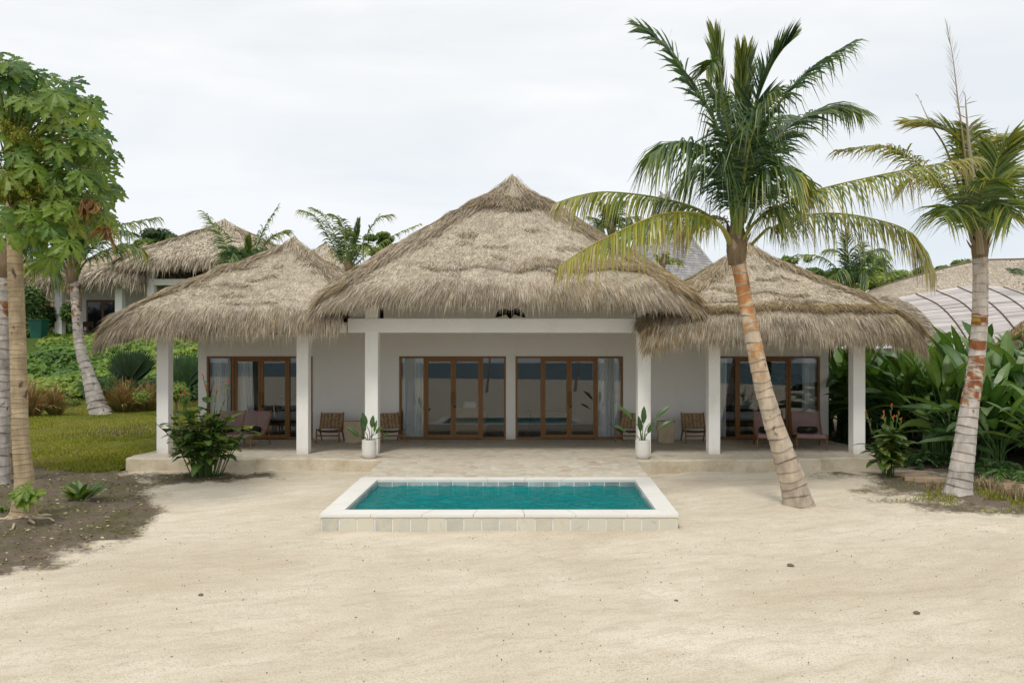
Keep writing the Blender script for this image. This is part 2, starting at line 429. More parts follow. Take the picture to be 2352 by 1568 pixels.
sand = t.mix(t.ramp(big, [(.3, (0, 0, 0)), (.7, (1, 1, 1))]), (.555, .482, .362), (.745, .675, .55))
sand = t.mix(t.ramp(mid, [(.36, (.5, .5, .5)), (.54, (0, 0, 0))]), sand, (.48, .395, .28))
sand = t.mix(t.ramp(fine, [(.34, (.75, .75, .75)), (.5, (0, 0, 0))]), sand, (.36, .28, .19))
sand = t.mix(t.ramp(gr, [(.3, (.35, .35, .35)), (.5, (0, 0, 0))]), sand, (.8, .72, .6))
grit = t.noise(26, 3, .75, vec=rot((1, 1.8, 1), -.3))
sand = t.mix(t.math('MULTIPLY', t.ramp(grit, [(.60, (0, 0, 0)), (.66, (.8, .8, .8))]), t.ramp(t.noise(.8, 4, .7), [(.42, (0, 0, 0)), (.62, (1, 1, 1))])), sand, (.30, .225, .14))
sand = t.mix(t.ramp(grit, [(.28, (.5, .5, .5)), (.36, (0, 0, 0))]), sand, (.86, .79, .68))
sp_ = t.n('ShaderNodeTexVoronoi'); sp_.inputs['Scale'].default_value = 3.2; t.l(t.coord(), sp_.inputs['Vector'])
spk = t.math('MULTIPLY', t.ramp(sp_.outputs['Distance'], [(.035, (1, 1, 1)), (.06, (0, 0, 0))]), t.ramp(t.noise(1.1, 2), [(.5, (0, 0, 0)), (.6, (1, 1, 1))]))
sand = t.mix(spk, sand, (.1, .075, .045))
so1 = t.mix(t.noise(14, 6, .75), (.055, .045, .034), (.24, .19, .14))
so1 = t.mix(t.ramp(t.noise(70, 3, .8), [(.6, (0, 0, 0)), (.68, (.8, .8, .8))]), so1, (.36, .3, .2))
so1 = t.mix(t.ramp(t.noise(1.3, 3), [(.45, (0, 0, 0)), (.7, (.6, .6, .6))]), so1, (.075, .085, .02))
msk = t.math('ADD', t.attr(), t.math('MULTIPLY', t.math('SUBTRACT', t.noise(9, 8, .8), .5), 1.5))
c = t.mix(t.ramp(msk, [(.28, (0, 0, 0)), (.75, (1, 1, 1))]), sand, so1)
nm = t.bump(gr, .35, .004, t.bump(fine, .5, .012, t.bump(mid, .5, .05)))
M['sand'] = t.bsdf(c, .95, .1, nm)
structure(g, 'ground', M['sand'], True)

sea = MB(); sea.grid(np.stack([np.repeat(np.linspace(-900, 900, 20)[:, None], 12, 1), np.repeat(np.linspace(-1400, -80, 12)[None], 20, 0), np.full((20, 12), -2.05)], -1))
t = NT('sea_water'); nn = t.noise(.9, 5, vec=t.scaled((.5, 1, 1)))
M['sea'] = t.bsdf((.02, .085, .11), .45, .12, t.bump(nn, 1, .3))
structure(sea, 'sea', M['sea'])

# ---- lawn and creeper-covered bank on the left
def patch(x0, x1, y0, y1, st, off, keep=None):
    xs, ys = np.arange(x0, x1 + st, st), np.arange(y0, y1 + st, st)
    X, Y = np.meshgrid(xs, ys, indexing='ij')
    return X, Y, gz(X, Y) + off
lx0 = lambda y: np.interp(y, [17.2, 18.2, 20, 60], [-9.4, -9.1, -9.12, -9.12])
ys = np.arange(17.3, 32.4, .12); uu = np.linspace(0, 1, 110)
LY = np.repeat(ys[None], 110, 0); LX = lx0(LY) - .02 + (-30 - lx0(LY)) * uu[:, None] ** 1.3
front = 17.5 + .5 * fbm(LX * .8, 0, 0, 77) + np.clip((-10.3 - LX) * .35, -.4, 2.2)
LZ = gz(LX, LY) + .035 + .03 * fbm(LX * .9, LY * 1.4, 0, 21) + .07 * np.exp(-((LY - 24.2 - .25 * (LX + 13)) / 1.3) ** 2) * fbm(LX * 2, LY * 2, 0, 4)
LZ = LZ + (gz(LX, LY) - .05 - LZ) * (1 - sstep(front - .1, front + .9, LY))
lw = MB(); lw.grid(np.stack([LX, LY, LZ], -1), .5)
t = NT('lawn_turf'); c = t.ramp(t.noise(.8, 5, .7), [(.3, (.22, .18, .07)), (.5, (.17, .19, .022)), (.7, (.25, .26, .03))])
c = t.mix(t.ramp(t.noise(40, 4, .8), [(.35, (.7, .7, .7)), (.6, (0, 0, 0))]), c, (.04, .045, .012))
M['turf'] = t.bsdf(c, .9, .1, t.bump(t.noise(30, 5, .8), .9, .04))
structure(lw, 'lawn', M['turf'], True)
HX, HY, HZ = patch(-46, 4, 31.8, 60, .5, .03)
hb = MB(); hb.grid(np.stack([HX, HY, HZ + .15 * fbm(HX * .7, HY * .7, 0, 31)], -1))
t = NT('bank_earth'); c = t.mix(t.noise(3, 5), (.03, .055, .012), (.09, .14, .025)); M['bank'] = t.bsdf(c, .95, .1)
structure(hb, 'hillside', M['bank'], True)

def scatter_blades(n, xs, ys, zs, h, w, lean, tint):
    a = R.uniform(0, 2 * PI, n); dx = np.cos(a) * lean; dy = np.sin(a) * lean
    D = np.stack([dx, dy, np.ones(n)], -1); D /= np.linalg.norm(D, axis=1)[:, None]
    Wd = np.stack([-np.sin(a), np.cos(a), np.zeros(n)], -1)
    return np.stack([xs, ys, zs], -1), D, Wd, h, w, tint
n = 60000
yy = 17.6 + (R.random(n) ** 1.2) * 14.2; xx = lx0(yy) - .05 - R.random(n) ** 1.3 * (yy * .45 + 1.5)
zz = gz(xx, yy) + .03
ok = (yy > 17.5 + .5 * fbm(xx * .8, 0, 0, 77) + np.clip((-10.3 - xx) * .35, -.4, 2.2))
tn = np.clip(.5 + .45 * fbm(xx * .5, yy * .5, 0, 41) + R.normal(0, .15, n), 0, 1)
rough = .5 + .5 * np.exp(-((yy - 24.2 - .25 * (xx + 13)) / 1.5) ** 2)
tn = np.where(R.random(n) < (rough - .5) * .9, .93, tn)
gb = MB()
P, D, Wd, h, w, tt = scatter_blades(n, xx, yy, zz, (.03 + .05 * R.random(n)) * (.55 + rough * .8), .012 + .01 * R.random(n), R.normal(0, .7, n), tn)
gb.strands(P[ok], D[ok], Wd[ok], h[ok], w[ok], tt[ok])
n = 5000                                              # tufts along the soil edge, round the trunks and on the right-hand bed
sx = np.concatenate([R.normal(8.35, .75, 2200), R.normal(9.6, .9, 1800), R.normal(-8.9, .4, 1000)]); sy = np.concatenate([R.normal(14.25, .4, 2200), R.normal(14.9, 1.0, 1800), R.normal(13.4, .5, 1000)])
P, D, Wd, h, w, tt = scatter_blades(n, sx, sy, gz(sx, sy), .04 + .1 * R.random(n) ** 2, np.full(n, .012), R.normal(0, .8, n), np.clip(R.normal(.45, .25, n), 0, 1))
cl = (vnoise(sx * 3, sy * 3, 0, 9) > -.05) & (soil(sx, sy) > .35)
gb.strands(P[cl], D[cl], Wd[cl], h[cl], w[cl], tt[cl])
go = gb.build('grass', M['grass']); tag(go, 'short green grass of the lawn left of the villa and in tufts round the palms', 'grass', kind='stuff')

n = 30000                                             # creeper leaves on the bank
yy = 31.6 + R.random(n) ** 1.1 * 11; xx = -6 - R.random(n) * (yy * .38 + 3)
pz = gz(xx, yy) + .1 + .28 * np.clip(fbm(xx * .55, yy * .55, 0, 51), -.3, 1) + .12 * R.random(n)
nr = np.stack([R.normal(0, .5, n), R.normal(-.45, .5, n), np.ones(n)], -1); nr /= np.linalg.norm(nr, axis=1)[:, None]
a = R.normal(size=(n, 3)); a -= nr * (a * nr).sum(1)[:, None]; a /= np.linalg.norm(a, axis=1)[:, None]; b = np.cross(nr, a)
s_ = (.07 + .09 * R.random(n))[:, None]; c0 = np.stack([xx, yy, pz], -1)
V = np.stack([c0 - a * s_, c0 + b * s_ * .8, c0 + a * s_ * 1.2, c0 - b * s_ * .8], 1).reshape(-1, 3)
cm = MB(); ct = np.clip(.68 + .4 * fbm(xx * .4, yy * .4, 0, 61) + R.normal(0, .15, n), 0, 1)
cm.add(V, np.arange(n * 4).reshape(n, 4), np.repeat(ct, 4))
tag(cm.build('ground_cover', M['cover']), 'bright green creeper leaves covering the bank below the far villa', 'ground cover', kind='stuff')

# litter on the soil and specks on the sand
n = 3980
lx = np.concatenate([R.uniform(-10.5, -5.5, 2400), R.uniform(-7, 9, 1300), R.uniform(7.0, 11, 280)]); ly = np.concatenate([R.uniform(9.6, 17.4, 2400), R.uniform(5.5, 12.5, 1300), R.uniform(12.8, 16.5, 280)])
k = (soil(lx, ly) > R.uniform(.05, .7, n)) | (np.arange(n) >= 2400)
k &= ~((lx > -3.2) & (lx < 2.9) & (ly > 11.7))
lx, ly = lx[k], ly[k]; n = len(lx); isl = soil(lx, ly) > .4
a = R.uniform(0, 2 * PI, n); L = np.where(isl, R.uniform(.02, .09, n), R.uniform(.006, .03, n) * R.random(n) ** .5); w = np.where(isl, .35, .6) * L
d = np.stack([np.cos(a), np.sin(a), R.normal(0, .15, n)], -1) * L[:, None]; p = np.stack([-np.sin(a), np.cos(a), R.normal(0, .3, n)], -1) * w[:, None] * .5
c0 = np.stack([lx, ly, gz(lx, ly) + .022], -1)
li = MB(); li.add(np.stack([c0 - d * .5, c0 + p, c0 + d * .5, c0 - p + np.array([0, 0, .012])], 1).reshape(-1, 3), np.arange(n * 4).reshape(n, 4), np.repeat(np.where(isl, R.random(n), R.random(n) * .3), 4))
M['litter'] = m_tint('fallen_leaf_bits', [(0, (.06, .04, .025)), (.4, (.2, .14, .07)), (.7, (.32, .3, .08)), (1, (.55, .5, .35))], .9, .1)
tag(li.build('leaf_litter', M['litter']), 'scattered dry leaf bits and twigs on the dark soil bed and the sand', 'leaf litter', kind='stuff')
def stone(px, py, d, r, label, name='stone', m='stonegrey'):
    x, y, _ = at(px, py, d); z = float(gz(x, y))
    mb = MB(); th = np.linspace(0, PI, 9); ph = np.linspace(0, 2 * PI, 14)[:-1]
    T, Pn = np.meshgrid(th, ph, indexing='ij')
    V = np.stack([np.sin(T) * np.cos(Pn), np.sin(T) * np.sin(Pn), np.cos(T) * .55], -1)
    k = 1 + .3 * fbm(V[..., 0] * 2.2 + px, V[..., 1] * 2.2, V[..., 2] * 2.2, 5)
    mb.grid(V * k[..., None] * r + np.array([x, y, z + r * .25]), .5, close=True)
    return tag(mb.build(name, M[m], smooth=False, origin=(x, y, z)), label, name.split('_')[-1])
M['stonegrey'] = m_plain('pebble_stone', (.1, .085, .06), (.25, .21, .15), 30, .9, .1, .5)
stone(1815, 1304, 10.1, .045, 'small dark clod lying alone on the sand in front of the leaning palm', 'clod')
stone(462, 1361, 8.9, .028, 'dark pebble on the open sand below the soil bed', 'pebble')
stone(1553, 1378, 8.7, .022, 'tiny greenish pebble on the sand in front of the pool corner', 'pebble')
stone(2105, 1393, 8.3, .03, 'brown pebble on the sand toward the right', 'pebble')
# ================================================================ thatched roofs
def roof(name, ax, ay, az, hxl, hxr, hy, drop, fr, droop, n_front, n_side, n_back, parent, keep=None, wd=.0105, sl=.19, mats=None, seed=1, golden=.25, collar=True, ridge=True, goldf=None, rings=()):
    """hipped thatch: apex, half widths, total drop from apex to eave top, fringe height"""
    rg = np.random.default_rng(seed)
    def prof(u):
        u = np.asarray(u, float)
        th = np.clip((u - .9) / .25, 0, 1) * PI / 2
        h = np.where(u <= .9, u, .9 + .1 * np.sin(th))
        cu = lambda q: drop * (q + .10 * q * (1 - q))
        z = np.where(u <= .9, cu(u), cu(.9) + drop * .09 * np.sin(th) + fr * (1 - np.cos(th)))
        return h, z - .22 * np.exp(-h / .05)
    def surf(side, t, u):
        h, z = prof(u)
        cr = 1 - .05 * abs(t) ** 6
        if side in (0, 2):
            sx = np.where(t > 0, hxr, hxl) * (1 if side == 0 else 1)
            x = ax + h * cr * t * sx; y = ay + h * cr * hy * (-1 if side == 0 else 1)
        else:
            x = ax + h * cr * (hxr if side == 1 else -hxl) + 0 * t; y = ay + h * cr * t * hy
        zz = az - z - droop * abs(t) ** 5 * h ** 5
        zz = zz + .05 * fbm(x * 1.3, y * 1.3, zz * 1.3, seed) * np.clip(h * 5, 0, 1)
        return np.stack([x, y, zz], -1)
    mb = MB()
    us = np.concatenate([np.linspace(0, .9, 15), [.94, .98, 1.02, 1.06, 1.1, 1.14]])
    tsn = 25
    for side in range(4):
        T, U = np.meshgrid(np.linspace(-1, 1, tsn), us, indexing='ij')
        V = surf(side, T, U)
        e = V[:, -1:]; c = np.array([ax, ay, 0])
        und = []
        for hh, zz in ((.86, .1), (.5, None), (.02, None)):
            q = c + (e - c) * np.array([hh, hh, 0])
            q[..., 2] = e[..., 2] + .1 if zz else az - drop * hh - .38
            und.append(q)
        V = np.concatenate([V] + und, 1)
        if side in (1, 2): V = V[::-1] if side == 2 else V
        if keep is not None:
            m = keep(V[..., 0], V[..., 1], V[..., 2])
            a, b = V.shape[:2]
            i = np.arange(a - 1)[:, None] * b; j = np.arange(b - 1)[None]
            q = np.stack([i + j, i + j + 1, i + b + j + 1, i + b + j], -1).reshape(-1, 4)
            fm = m.ravel()[q].all(1)
            mb.add(V.reshape(-1, 3), q[fm], .3, 0)
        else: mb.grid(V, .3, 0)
    for side, n in enumerate((n_front, n_side, n_back, n_side)):
        if n == 0: continue
        ne = int(n * .36)
        u = np.concatenate([np.sqrt(rg.random(n)) * 1.12, .86 + .29 * rg.random(ne)])
        # shaggy courses: lines of thatch that stick out and throw a little shade
        crs = np.array([.33, .5, .66, .79, .9])
        nc = int(n * .07); pick = crs[rg.integers(0, 5, nc)]
        tcr = rg.uniform(-1, 1, nc)
        u = np.concatenate([u, pick + .012 * rg.normal(size=nc) + .035 * vnoise(tcr * 6 + pick * 50, 0, 0, seed + 3) + .06 * vnoise(tcr * 2.2 + pick * 31, 1, 0, seed + 13)])
        t = np.concatenate([rg.uniform(-1, 1, n + ne), tcr])
        course = np.concatenate([np.zeros(n + ne), np.ones(nc)])
        hot = vnoise(t * 5, u * 9, side, seed + 8)
        course = course * (hot > .2)
        if ridge:                                      # hips: bundles laid along the ridges
            nr = int(n * .15); ur = np.sqrt(rg.random(nr)) * .98
            tr = np.sign(rg.random(nr) - .5) * (1 - np.abs(rg.normal(0, .055, nr)) / np.clip(ur, .08, 1) ** .8)
            tr = np.clip(tr, -1, 1)
            u = np.concatenate([u, ur]); t = np.concatenate([t, tr]); course = np.concatenate([course, np.zeros(nr)])
            hip = np.concatenate([np.zeros(n + ne + nc), np.ones(nr)])
        else: hip = np.zeros(len(u))
        if collar:                                     # collar of the top cap
            nk = int(n * .05); tk = rg.uniform(-1, 1, nk)
            uk = .215 + .03 * vnoise(tk * 4, 1, 0, seed + 5) + .02 * rg.normal(size=nk)
            u = np.concatenate([u, uk]); t = np.concatenate([t, tk]); course = np.concatenate([course, np.full(nk, 1.6)]); hip = np.concatenate([hip, np.full(nk, .6)])
        for ru, rs, ra, rb, rd in (rings if side == 0 else ()):
            nk = int(n * .09); tk = rg.uniform(ra, rb, nk)
            uk = ru + .02 * vnoise(tk * 5, 3, 0, seed + 15) + .012 * rg.normal(size=nk)
            u = np.concatenate([u, uk]); t = np.concatenate([t, tk]); course = np.concatenate([course, np.full(nk, rs)]); hip = np.concatenate([hip, np.full(nk, rd)])
        P = surf(side, t, u)
        e1 = .012
        Du = surf(side, t, u + e1) - P; Dt = surf(side, np.clip(t + e1, -1, 1), u) - surf(side, np.clip(t - e1, -1, 1), u)
        Du /= np.linalg.norm(Du, axis=1)[:, None] + 1e-9; Dt /= np.linalg.norm(Dt, axis=1)[:, None] + 1e-9
        N = np.cross(Dt, Du)
        sg = np.sign((N * (P - np.array([ax, ay, az - drop * 1.6]))).sum(1)); N *= sg[:, None]; N /= np.linalg.norm(N, axis=1)[:, None] + 1e-9
        k = len(u); frn = np.clip((u - .9) / .1, 0, 1)
        yaw = .24 * vnoise(P[:, 0] * .8, P[:, 1] * .8, P[:, 2] * .8, seed + 1) + .22 * vnoise(P[:, 0] * 3, P[:, 1] * 3, P[:, 2] * 3, seed + 2) + rg.normal(0, .36, k) * (1 - .5 * frn) * (1 - .6 * np.clip(hip, 0, 1)) + np.clip(course - .9, 0, 1) * rg.normal(0, .5, k) + np.where(t > 0, -1, 1) * hip * .12
        yaw *= (1 - .45 * frn)
        lift = .03 + .07 * rg.random(k) ** 2 + .13 * course * rg.random(k) + .06 * frn * rg.random(k)
        D = Du + Dt * yaw[:, None] + N * lift[:, None]; D /= np.linalg.norm(D, axis=1)[:, None]
        Wd = np.cross(D, N + .5 * rg.normal(size=(k, 3))); Wd /= np.linalg.norm(Wd, axis=1)[:, None] + 1e-9
        L = sl * (.45 + .75 * rg.random(k)) * np.where((rg.random(k) < .07) & (frn > .3), 1.7, 1) * (1 + .55 * frn * rg.random(k)) * (1 + 1.5 * hip * (1 - .7 * frn))
        P = P + N * (.012 + .05 * course[:, None] * rg.random((k, 1)) + .09 * hip[:, None] * rg.random((k, 1)))
        lo = vnoise(P[:, 0] * 1.6, P[:, 1] * 1.6, P[:, 2] * 1.6, seed + 4) * .05 + vnoise(P[:, 0] * 7, P[:, 1] * 7, P[:, 2] * 11, seed + 6) * .15 - .28 * (rg.random(k) < .10)
        tint = np.clip(.80 + lo * .8 + rg.normal(0, .16, k) - .16 * np.clip(hip, 0, 1) - .10 * course - .20 * frn, 0.02, 1)
        gf_ = 1 if goldf is None else goldf(P[:, 0], P[:, 1], P[:, 2])
        gp = golden * gf_ * (.10 + .8 * frn * np.clip(.55 + vnoise(P[:, 0] * .9, P[:, 1] * .9, 0, seed + 7), 0, 1) + .8 * hip + .35 * np.clip(course, 0, 1) + .7 * (course > 1.2))
        mi = np.where(rg.random(k) < gp, 2, 1)
        ok = np.ones(k, bool) if keep is None else keep(P[:, 0], P[:, 1], P[:, 2])
        w_ = wd * (.6 + .8 * rg.random(k))
        for mm in (1, 2):
            q = ok & (mi == mm)
            if q.sum() == 0: continue
            mb.strands(P[q], D[q], Wd[q], L[q], w_[q], tint[q], mm, sag=.12)
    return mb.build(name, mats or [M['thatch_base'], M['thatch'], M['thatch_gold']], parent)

# ================================================================ the villa
M['white'] = m_plain('white_render', (.80, .785, .75), (.85, .84, .81), 1.2, .85, .15, .12, 90)
t = NT('white_render'); c = t.mix(t.noise(1.2, 5), (.80, .785, .75), (.85, .84, .81))
c = t.mix(t.ramp(t.noise(2.6, 6, .7, vec=t.scaled((1, 1, .35))), [(.55, (0, 0, 0)), (.75, (.4, .4, .4))]), c, (.66, .63, .57))
sx_ = t.n('ShaderNodeSeparateXYZ'); t.l(t.coord(), sx_.inputs[0])
dz = t.math('ADD', sx_.outputs[2], t.math('MULTIPLY', t.math('SUBTRACT', t.noise(5, 5, .7), .5), .35))
c = t.mix(t.ramp(dz, [(.0, (.55, .55, .55)), (.16, (0, 0, 0))]), c, (.50, .44, .34))
M['white'] = t.bsdf(c, .85, .15, t.bump(t.noise(4, 4), .12, .03, t.bump(t.noise(90, 4), .15, .006)))
M['wood'] = m_plain('teak', (.17, .075, .022), (.30, .15, .05), 7, .5, .35, .15, 30, (4, 4, .5))
M['dark'] = m_plain('dark_metal', (.012, .012, .012), (.03, .03, .03), 8, .5, .4, 0)
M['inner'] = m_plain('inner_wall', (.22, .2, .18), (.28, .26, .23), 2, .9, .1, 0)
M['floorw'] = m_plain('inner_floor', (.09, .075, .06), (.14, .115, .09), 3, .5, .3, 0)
t = NT('window_glass'); tr = t.n('ShaderNodeBsdfTransparent'); tr.inputs[0].default_value = (.93, .95, .955, 1)
gl = t.n('ShaderNodeBsdfGlossy'); gl.inputs['Roughness'].default_value = 0.0; gl.inputs[0].default_value = (.9, .93, .95, 1)
fr_ = t.n('ShaderNodeFresnel'); fr_.inputs[0].default_value = 1.5
ms = t.n('ShaderNodeMixShader'); t.l(t.math('ADD', t.math('MULTIPLY', fr_.outputs[0], 1.0), .015, True), ms.inputs[0]); t.l(tr.outputs[0], ms.inputs[1]); t.l(gl.outputs[0], ms.inputs[2]); t.l(ms.outputs[0], t.out.inputs[0])
M['glass'] = t.mat

YW = 22.46; k_ = YW / F
vx = lambda px: (px - CX) * k_
villa = thing('villa', 'white rendered beach villa with three shaggy thatched roofs behind the pool', 'villa', (0, YW, 0))
OP = [(vx(475), vx(718)), (vx(917), vx(1162)), (vx(1184), vx(1431)), (vx(1640), vx(1883))]
ZT = 2.375
w = MB()
xs = [vx(455)] + [c for o in OP for c in o] + [vx(1903)]
for i in range(0, len(xs), 2): w.box(xs[i], xs[i + 1], YW, YW + .18, -.3, 3.0 if i in (0, 8) else 3.35)
for a, b in OP: w.box(a, b, YW + .003, YW + .177, ZT, 3.0 if (a < -5 or a > 5) else 3.35)
w.box(-3.75, 3.6, YW + .01, YW + .17, 3.35, 4.15)                       # raised middle, under the big roof
w.box(xs[0], xs[0] + .18, YW + .18, 27.6, -.3, 3.0); w.box(xs[-1] - .18, xs[-1], YW + .18, 27.6, -.3, 3.0)
w.box(xs[0] + .18, xs[-1] - .18, 27.42, 27.6, -.3, 3.3)
w.build('wall', M['white'], villa)
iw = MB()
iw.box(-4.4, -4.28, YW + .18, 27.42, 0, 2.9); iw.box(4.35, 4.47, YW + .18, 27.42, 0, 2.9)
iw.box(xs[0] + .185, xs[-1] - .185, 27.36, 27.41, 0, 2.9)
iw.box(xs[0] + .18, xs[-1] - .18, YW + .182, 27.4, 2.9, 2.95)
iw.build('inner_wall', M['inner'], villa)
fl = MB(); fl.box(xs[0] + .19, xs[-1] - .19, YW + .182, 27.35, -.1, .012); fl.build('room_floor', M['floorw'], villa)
for x, s in ((-8.50, .285), (-5.12, .285), (-3.45, .315), (3.145, .315), (4.84, .28), (8.34, .29)):
    c = MB(); c.cbox(x - s / 2, x + s / 2, 18.9, 18.9 + s, -.05, 3.62 if s > .3 else 3.1, .008)
    o = c.build('column', M['white'], villa)
b = MB(); b.cbox(-4.02, 3.42, 18.885, 19.23, 2.93, 3.27, .008)
b.build('beam', M['white'], villa)
for bx0, bx1, bz in ((-9.0, -4.05, 2.93), (3.5, 8.6, 2.93)):
    b = MB(); b.box(bx0, bx1, 18.93, 19.15, bz, 3.1); b.build('beam', M['white'], villa)
for x in (-4.3, -3.95, 3.6, 3.9):                                     # rafters in the gap under the big eave
    raf = MB(); raf.tube([(x, 18.7, 3.50), (x, 22, 4.05)], .05, 8, .3); raf.build('rafter', M['twig'], villa)
raf = MB(); raf.box(-4.0, -3.61, 19.03, 19.2, 3.275, 3.62, .5); raf.build('column_head', M['white'], villa)
roof('thatched_roof', -.06, 22.5, 7.40, 4.85, 4.62, 4.60, 3.50, .20, .34, 170000, 36000, 9000, villa, seed=1, golden=.46, goldf=lambda x, y, z: .5 + 1.4 * sstep(.5, 4.2, x) + .5 * sstep(-3.2, -4.4, x), rings=((.80, 1.3, .05, 1, .1), (.79, .8, -.55, .1, 0)))
roof('thatched_roof', -6.33, 22.5, 5.62, 3.60, 3.80, 4.45, 2.27, .32, .46, 120000, 26000, 7000, villa, keep=lambda x, y, z: x < -4.02 + .06 * np.sin(z * 20), seed=2, golden=.28, collar=False)
roof('thatched_roof', 6.69, 22.5, 5.50, 4.0, 3.02, 4.55, 2.28, .40, .34, 120000, 26000, 7000, villa, keep=lambda x, y, z: x > np.where(y < 18.85, 2.98, 3.45), seed=3, golden=.6, collar=False, rings=((.885, 1.5, -1, 1, .35), (.74, .8, -.75, -.35, 0)))

def opening(a, b, parts, leaf, zt=ZT):
    """a timber frame with two side lights and a pair of glazed doors"""
    y0, y1 = YW - .012, YW + .10
    f = MB()
    ft = .055
    f.box(a, b, y0, y1, zt - ft, zt, .5); f.box(a, a + ft, y0, y1, 0.004, zt - ft); f.box(b - ft, b, y0, y1, .004, zt - ft)
    m1, m2 = parts
    for m in (m1, m2): f.box(m - .03, m + .03, y0, y1, .004, zt - ft)
    f.box(a + ft, m1 - .03, y0, y1, .004, .06); f.box(m2 + .03, b - ft, y0, y1, .004, .06)
    fo = f.build('door_frame', M['wood'], villa)
    for u0, u1 in ((a + ft, m1 - .03), (m2 + .03, b - ft)):
        g = MB(); g.box(u0, u1, YW + .04, YW + .046, .06, zt - ft); g.build('glass_pane', M['glass'], fo)
    mid = (m1 + m2) / 2
    for s, (u0, u1) in enumerate(((m1 + .033, mid - .003), (mid + .003, m2 - .033))):
        d = MB(); st = .075; z0, z1 = .02, zt - ft - .006; yy0, yy1 = YW + .012, YW + .06
        d.box(u0, u0 + st, yy0, yy1, z0, z1); d.box(u1 - st, u1, yy0, yy1, z0, z1)
        d.box(u0 + st, u1 - st, yy0 + .002, yy1 - .002, z1 - .09, z1); d.box(u0 + st, u1 - st, yy0 + .002, yy1 - .002, z0, z0 + .11)
        d.box(u0 + st, u1 - st, YW + .033, YW + .039, z0 + .11, z1 - .09, .5, 1)
        d.build('door', [M['wood'], M['glass']], fo)
        h = MB(); hx = (u1 - .037) if s == 0 else (u0 + .037)
        h.tube([(hx, yy0 - .045, 1.0), (hx, yy0 - .045, 1.36)], .014, 8)
        for z in (1.04, 1.32): h.tube([(hx, yy0, z), (hx, yy0 - .045, z)], .01, 6)
        h.build('door_handle', M['wood'], fo)
    lk = MB(); lk.cbox(mid + .012, mid + .075, YW - .004, YW + .011, .90, .97, .004); lk.build('door_lock', M['dark'], fo)
    return fo
W1 = OP[1][1] - OP[1][0]
opening(*OP[0], (OP[0][0] + .245 * W1, OP[0][1] - .225 * W1), None)
opening(*OP[1], (OP[1][0] + .237 * W1, OP[1][1] - .225 * W1), None)
opening(*OP[2], (OP[2][0] + .245 * W1, OP[2][1] - .245 * W1), None)
opening(*OP[3], (OP[3][0] + .21 * W1, OP[3][1] - .28 * W1), None)

def m_curtain():
    t = NT('sheer_curtain'); b = t.n('ShaderNodeBsdfDiffuse'); b.inputs[0].default_value = (.92, .93, .92, 1)
    tl = t.n('ShaderNodeBsdfTranslucent'); tl.inputs[0].default_value = (.6, .63, .65, 1)
    m = t.n('ShaderNodeMixShader'); m.inputs[0].default_value = .12; t.l(b.outputs[0], m.inputs[1]); t.l(tl.outputs[0], m.inputs[2]); t.l(m.outputs[0], t.out.inputs[0]); return t.mat
M['curtain'] = m_curtain()
def curtain(x0, x1, label, y=YW + .19, tight=0., folds=7):
    xs = np.linspace(0, 1, 90); zs = np.linspace(.03, 2.34, 14)
    X = np.repeat(xs[:, None], 14, 1); Z = np.repeat(zs[None], 90, 0)
    Y = y + .05 * np.sin(X * folds * 2 * PI + 1.5 * np.sin(Z * 1.2 + x0) + x0 * 7) * (.5 + .5 * np.cos(X * 9)) + .02 * vnoise(X * 30, Z * .6, x0, 3)
    mid = tight * np.sin((1 - Z / 2.34) * PI * .5) ** 1.5
    XX = x0 + (x1 - x0) * (X * (1 - mid))
    mb = MB(); mb.grid(np.stack([XX, Y, Z], -1), .5)
    return tag(mb.build('curtain', M['curtain'], smooth=True, origin=(x0, y, 0)), label, 'curtain', 'sheer curtains behind the glazed doors')
a, b = OP[0]; curtain(a + .06, a + .62, 'pale sheer curtain in the left side light of the left wing, behind the red canna')
curtain(a + .82, a + 1.25, 'gathered sheer curtain half drawn behind the left door leaf of the left wing', tight=-.15, folds=5)
a, b = OP[1]; curtain(a + .05, a + .72, 'long sheer curtain in the side light left of the middle glazed doors')
a, b = OP[2]; curtain(b - .85, b - .05, 'long sheer curtain in the side light right of the middle glazed doors', folds=8)
a, b = OP[3]; curtain(a + .1, a + .42, 'narrow sheer curtain beside the column at the left of the right wing doors', tight=.1, folds=4)
curtain(b - .42, b - .06, 'narrow sheer curtain at the far right of the right wing doors, above the lounger', tight=.1, folds=4)

# ---- rooms seen through the glass
M['linen'] = m_plain('bed_linen', (.62, .63, .66), (.72, .72, .74), 4, .9, .1, .2, 20)
M['darkwood'] = m_plain('dark_wood', (.05, .025, .012), (.1, .05, .025), 8, .5, .3, .1)
M['throw'] = m_plain('dark_throw', (.03, .035, .03), (.1, .09, .06), 26, .9, .1, .2)
M['wicker'] = m_plain('wicker_weave', (.2, .13, .06), (.38, .27, .14), 60, .8, .2, .6, 80)
def bed(x, y, label):
    r = thing('bed', label, 'bed', (x, y, 0), 0, None, True)
    b = MB(); b.cbox(-1.0, 1.0, -.95, 1.05, .30, .44, .02)
    for sx in (-.9, .9):
        for sy in (-.85, .95): b.tube([(sx, sy, 0), (sx, sy, .3)], .04, 8)
    b.cbox(-1.0, 1.0, 1.05, 1.12, .1, 1.1, .02); b.build('bed_frame', M['darkwood'], r)
    m = MB(); m.cbox(-.95, .95, -.92, 1.03, .443, .70, .06); m.build('mattress', M['linen'], r)
    t_ = MB(); t_.cbox(-.97, .97, -.6, -.1, .45, .725, .05); t_.build('throw', M['throw'], r)
    p = MB()
    for sx in (-.5, .5): p.cbox(sx - .36, sx + .36, .5, .95, .71, .95, .1)
    p.build('pillow', M['linen'], r)
bed(-6.7, 24.6, 'white bed with a dark throw inside the left wing room')
bed(6.9, 24.6, 'white bed with a dark throw inside the right wing room')
